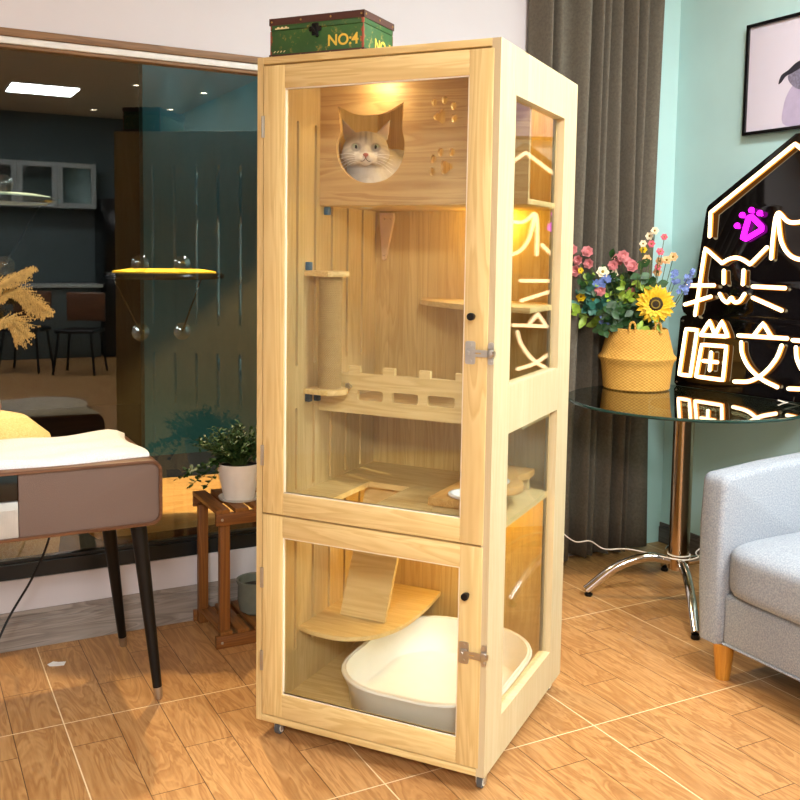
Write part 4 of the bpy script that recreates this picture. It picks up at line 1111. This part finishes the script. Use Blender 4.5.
cushion(SX0-.008, 2.98, 1.555, SY1-.086, .278, .455, 'seat_cushion'); cushion(SX0-.008, 2.98, SY0+.094, 1.553, .278, .455, 'seat_cushion')
b = nb(); box(b, (2.96-qx, SY0+.09-qy, .28), (SX1-qx, SY1-.09-qy, .78), .04, 4); obj('backrest', b, M['sofa'], sf)
for x, y in ((SX0+.045, SY1-.085), (SX0+.045, SY0+.085), (SX1-.06, SY1-.085), (SX1-.06, SY0+.085)):
    b = nb(); tube(b, [(x-qx, y-qy, .118), (x-qx, y-qy, .0)], [.034, .0225], 24); obj('leg', b, M['oakleg'], sf)

# ------------------------------------------------------------------ framed dog picture
pf = thing('framed_picture', 'black-framed picture of a dog hanging on the teal wall', 'picture', (XW, 2.90, 1.851))
pw, ph_ = .62, .452
b = nb(); plate(b, [(-pw, 0), (0, 0), (0, ph_), (-pw, ph_)], [[(-pw+.014, .014), (-.014, .014), (-.014, ph_-.014), (-pw+.014, ph_-.014)]], .026, 'yz', -.028, .001); obj('frame', b, M['glossblack'], pf)
b = nb(); box(b, (-.018, -pw+.013, .013), (-.008, -.013, ph_-.013)); obj('print', b, plain('pale_lavender_print', '#D9D4E2', .5, var=.02, scale=3), pf)
def flat(nm, pts, m, z):
    b = nb(); plate(b, [(p.x, p.y) for p in smoothpts([(x, y, 0) for x, y in pts], 5, True)], [], .0006, 'yz', z); obj(nm, b, m, pf, smooth=False)
flat('dog_body', [(-.215, .02), (-.20, .10), (-.235, .17), (-.30, .20), (-.37, .17), (-.40, .10), (-.41, .02)], plain('print_lilac', '#B9AECB', .6), -.0186)
flat('dog_head', [(-.215, .205), (-.235, .235), (-.30, .25), (-.36, .235), (-.385, .205), (-.35, .165), (-.30, .15), (-.25, .165)], plain('print_grey', '#8d889f', .6, scale=80, var=.25), -.0190)
flat('dog_ear', [(-.170, .190), (-.182, .222), (-.215, .238), (-.255, .262), (-.30, .268), (-.29, .245), (-.24, .225), (-.205, .215), (-.185, .195)], plain('print_dark', '#262430', .6), -.0194)
flat('dog_ear', [(-.43, .185), (-.415, .225), (-.36, .26), (-.33, .255), (-.37, .225), (-.40, .19)], plain('print_dark_ear', '#262430', .6), -.0194)

# ------------------------------------------------------------------ far side of the room (seen mirrored in the window)
km = plain('grey_kitchen_front', '#9aa09e', .5)
def kitchen_unit(x, w, lab):
    t = thing('wall_cabinet', lab, 'cabinet', (x, YB, 1.83), 0, 'kitchen wall cabinets')
    b = nb(); plate(b, [(0, 0), (w, 0), (w, .55), (0, .55)], [[(.06, .06), (w-.06, .06), (w-.06, .49), (.06, .49)]], .02, 'xz', .32); obj('door', b, km, t)
    b = nb(); box(b, (0.001, .0, 0), (w-.001, .02, .55)); box(b, (.001, .02, 0), (.02, .32, .55)); box(b, (w-.02, .02, 0), (w-.001, .32, .55)); box(b, (.02, .02, 0), (w-.02, .32, .02)); box(b, (.02, .02, .53), (w-.02, .32, .55)); obj('body', b, km, t)
    b = nb(); box(b, (.055, .328, .055), (w-.055, .332, .495)); obj('pane', b, M['clear'], t, smooth=False)
for k in range(4): kitchen_unit(.42+k*.46, .455, ['kitchen cabinet over the stove end', 'second glass kitchen cabinet of the back wall', 'third glass kitchen cabinet of the back wall', 'kitchen cabinet nearest the teal wall'][k])
t = thing('kitchen_counter', 'long grey kitchen counter along the back wall', 'counter', (1.2, YB+.03, 0))
b = nb(); box(b, (-1.2, .01, 0), (1.05, .55, .86), .004); obj('body', b, plain('counter_front', '#4d5453', .5), t)
b = nb(); box(b, (-1.22, .0, .86), (1.07, .6, .90), .004); obj('worktop', b, plain('counter_top', '#b9bdb8', .3), t)
t = thing('refrigerator', 'tall black refrigerator between counter and teal wall', 'refrigerator', (2.62, YB+.35, 0))
b = nb(); box(b, (-.33, -.33, .01), (.33, .30, 1.95), .01); obj('body', b, M['glossblack'], t)
for z0, z1 in ((.03, 1.05), (1.07, 1.93)):
    b = nb(); box(b, (-.325, .302, z0), (.325, .34, z1), .006); dd_ = obj('door', b, M['glossblack'], t)
    b = nb(); tube(b, [(.26, .37, z0+.3), (.26, .37, z1-.2)], .01, 8); obj('handle', b, M['steel'], dd_)
def stool(x, y, lab):
    t = thing('bar_chair', lab, 'chair', (x, y, 0), .5, 'dark chairs at the back')
    b = nb(); box(b, (-.21, -.2, .44), (.21, .2, .48), .015, 3); obj('seat', b, M['black'], t)
    b = nb(); box(b, (-.21, -.22, .55), (.21, -.18, .86), .015, 3); obj('backrest', b, M['walnut'], t)
    for sx_ in (-1, 1):
        for sy_ in (-1, 1):
            b = nb(); tube(b, [(sx_*.17, sy_*.16, .44), (sx_*.22, sy_*.21, 0)], .014, 8); obj('leg', b, M['black'], t)
stool(1.75, -3.9, 'dark chair left in front of the kitchen'); stool(1.25, -4.3, 'dark chair right in front of the kitchen')

# ------------------------------------------------------------------ lights
def area(name, loc, sx_, sy_, power, color, rot=(0, 0, 0)):
    ld = bpy.data.lights.new(name, 'AREA'); ld.shape = 'RECTANGLE'; ld.size = sx_; ld.size_y = sy_; ld.energy = power; ld.color = color
    o = bpy.data.objects.new(name, ld); C.objects.link(o); o.location = loc; o.rotation_euler = rot; return o
def ceiling_panel(x, y, sx_, sy_, power, color, lab):
    t = thing('ceiling_light', lab, 'ceiling light', (x, y, CEIL), 0, 'ceiling light panels')
    b = nb(); plate(b, [(-sx_/2-.02, -sy_/2-.02), (sx_/2+.02, -sy_/2-.02), (sx_/2+.02, sy_/2+.02), (-sx_/2-.02, sy_/2+.02)], [[(-sx_/2, -sy_/2), (sx_/2, -sy_/2), (sx_/2, sy_/2), (-sx_/2, sy_/2)]], .012, 'xy', -.012); obj('frame', b, M['whiteplastic'], t)
    b = nb(); box(b, (-sx_/2, -sy_/2, -.006), (sx_/2, sy_/2, -.003)); obj('diffuser', b, M['panel_light'], t)
    area('panel_lamp', (x, y, CEIL-.02), sx_, sy_, power, color)
ceiling_panel(1.43, -4.05, .66, .62, 60, (.95, .98, 1), 'square ceiling light panel farthest from the window')
ceiling_panel(2.15, .25, 1.2, .6, 60, (1, .99, .975), 'long ceiling light panel above the sofa side')
ceiling_panel(-1.0, -1.9, 1.2, 1.2, 130, (1, .985, .975), 'added square ceiling light panel behind the viewer, above the console side')  # added unseen panel to brighten the cabinet front and interior
ceiling_panel(2.2, 1.75, .3, .3, 26, (1, .985, .965), 'small added ceiling light panel nearest the corner')  # added small panel to lift the brightness of the teal wall
for x, y in ((2.22, -3.26), (2.17, -5.3), (2.95, -4.75), (2.95, -3.35), (2.95, -1.6)):
    t = thing('downlight', 'small round warm downlight in the ceiling', 'ceiling light', (x, y, CEIL), 0, 'ceiling downlights')
    b = nb(); lathe(b, [(.05, 0), (.05, -.006), (.038, -.008), (.036, -.002)], 24, cap1=False); obj('trim_ring', b, M['whiteplastic'], t)
    b = nb(); lathe(b, [(.036, -.002), (.036, -.004)], 20); obj('lens', b, M['dl'], t)
    s = pl('downlight_lamp', (x, y, CEIL-.03), 14, (1, .93, .82), .03, 75)

for x in (1.50, 1.72, 1.98, 2.22, 2.6):  # added spots drawing cool light streaks on the stand-in partition
    t = thing('added_spotlight', 'added spotlight casting streaks on the stand-in teal partition', 'spotlight', (x, 6.06, 3.22), 0, 'added spotlights')
    b = nb(); tube(b, [(0, 0, .07), (0, 0, 0)], .03, 16); obj('housing', b, M['black'], t)
    b = nb(); box(b, (-.01, 0, .05), (.01, .14, .07)); obj('arm', b, M['black'], t)
    ld = pl('added_spot_lamp', (x, 6.06, 3.20), 60, (.42, .80, 1), .02, 34)

t = thing('added_slab_lamp', 'added warm lamp, out of view, lighting the slab bench', 'lamp', (1.0, YW+.05, 2.62))  # added lamp, hidden above the window, to brighten the slab and pouf
b = nb(); box(b, (-.04, 0, -.04), (.04, .02, .04), .004); tube(b, [(0, .02, 0), (0, .42, .0)], .012, 10); obj('arm', b, M['black'], t)
b = nb(); lathe(b, [(.02, .05), (.06, -.05), (.055, -.05), (.016, .045)], 24, (0, .42, -.02)); obj('shade', b, M['black'], t)
b = nb(); ell(b, (0, .42, -.03), (.025,)*3); obj('bulb', b, M['led'], t)
pl('added_slab_lamp_light', (1.0, YW+.47, 2.52), 380, (1, .74, .42), .03, 110)
wd = bpy.data.worlds.new('night'); bpy.context.scene.world = wd; wd.use_nodes = True
bgn = wd.node_tree.nodes['Background']; bgn.inputs[0].default_value = (.012, .016, .022, 1); bgn.inputs[1].default_value = 1.0

# ------------------------------------------------------------------ camera
f, cx, cy, pitch, roll, yaw, hc = 952.695, 405.444, 334.484, 0.0852, 0.0157, 1.0771, 1.3415
F = V((math.cos(pitch)*math.cos(yaw), math.cos(pitch)*math.sin(yaw), -math.sin(pitch)))
R = V((math.sin(yaw), -math.cos(yaw), 0)); U = R.cross(F)
R2 = R*math.cos(roll)+U*math.sin(roll); U2 = U*math.cos(roll)-R*math.sin(roll)
cd = bpy.data.cameras.new('camera'); cam = bpy.data.objects.new('camera', cd); C.objects.link(cam)
cam.matrix_world = Matrix(((R2.x, U2.x, -F.x, 0), (R2.y, U2.y, -F.y, 0), (R2.z, U2.z, -F.z, hc), (0, 0, 0, 1)))
cd.sensor_width = 36; cd.lens = f/800*36; cd.shift_x = (400-cx)/800; cd.shift_y = (cy-400)/800
cd.clip_start = .05; cd.clip_end = 100
bpy.context.scene.camera = cam
sc = bpy.context.scene
sc.view_settings.view_transform = 'Standard'; sc.view_settings.look = 'None'; sc.view_settings.gamma = 1; sc.view_settings.use_curve_mapping = False
sc.view_settings.exposure = 0.38
sc.cycles.max_bounces = 10; sc.cycles.transparent_max_bounces = 16; sc.cycles.diffuse_bounces = 4; sc.cycles.glossy_bounces = 4
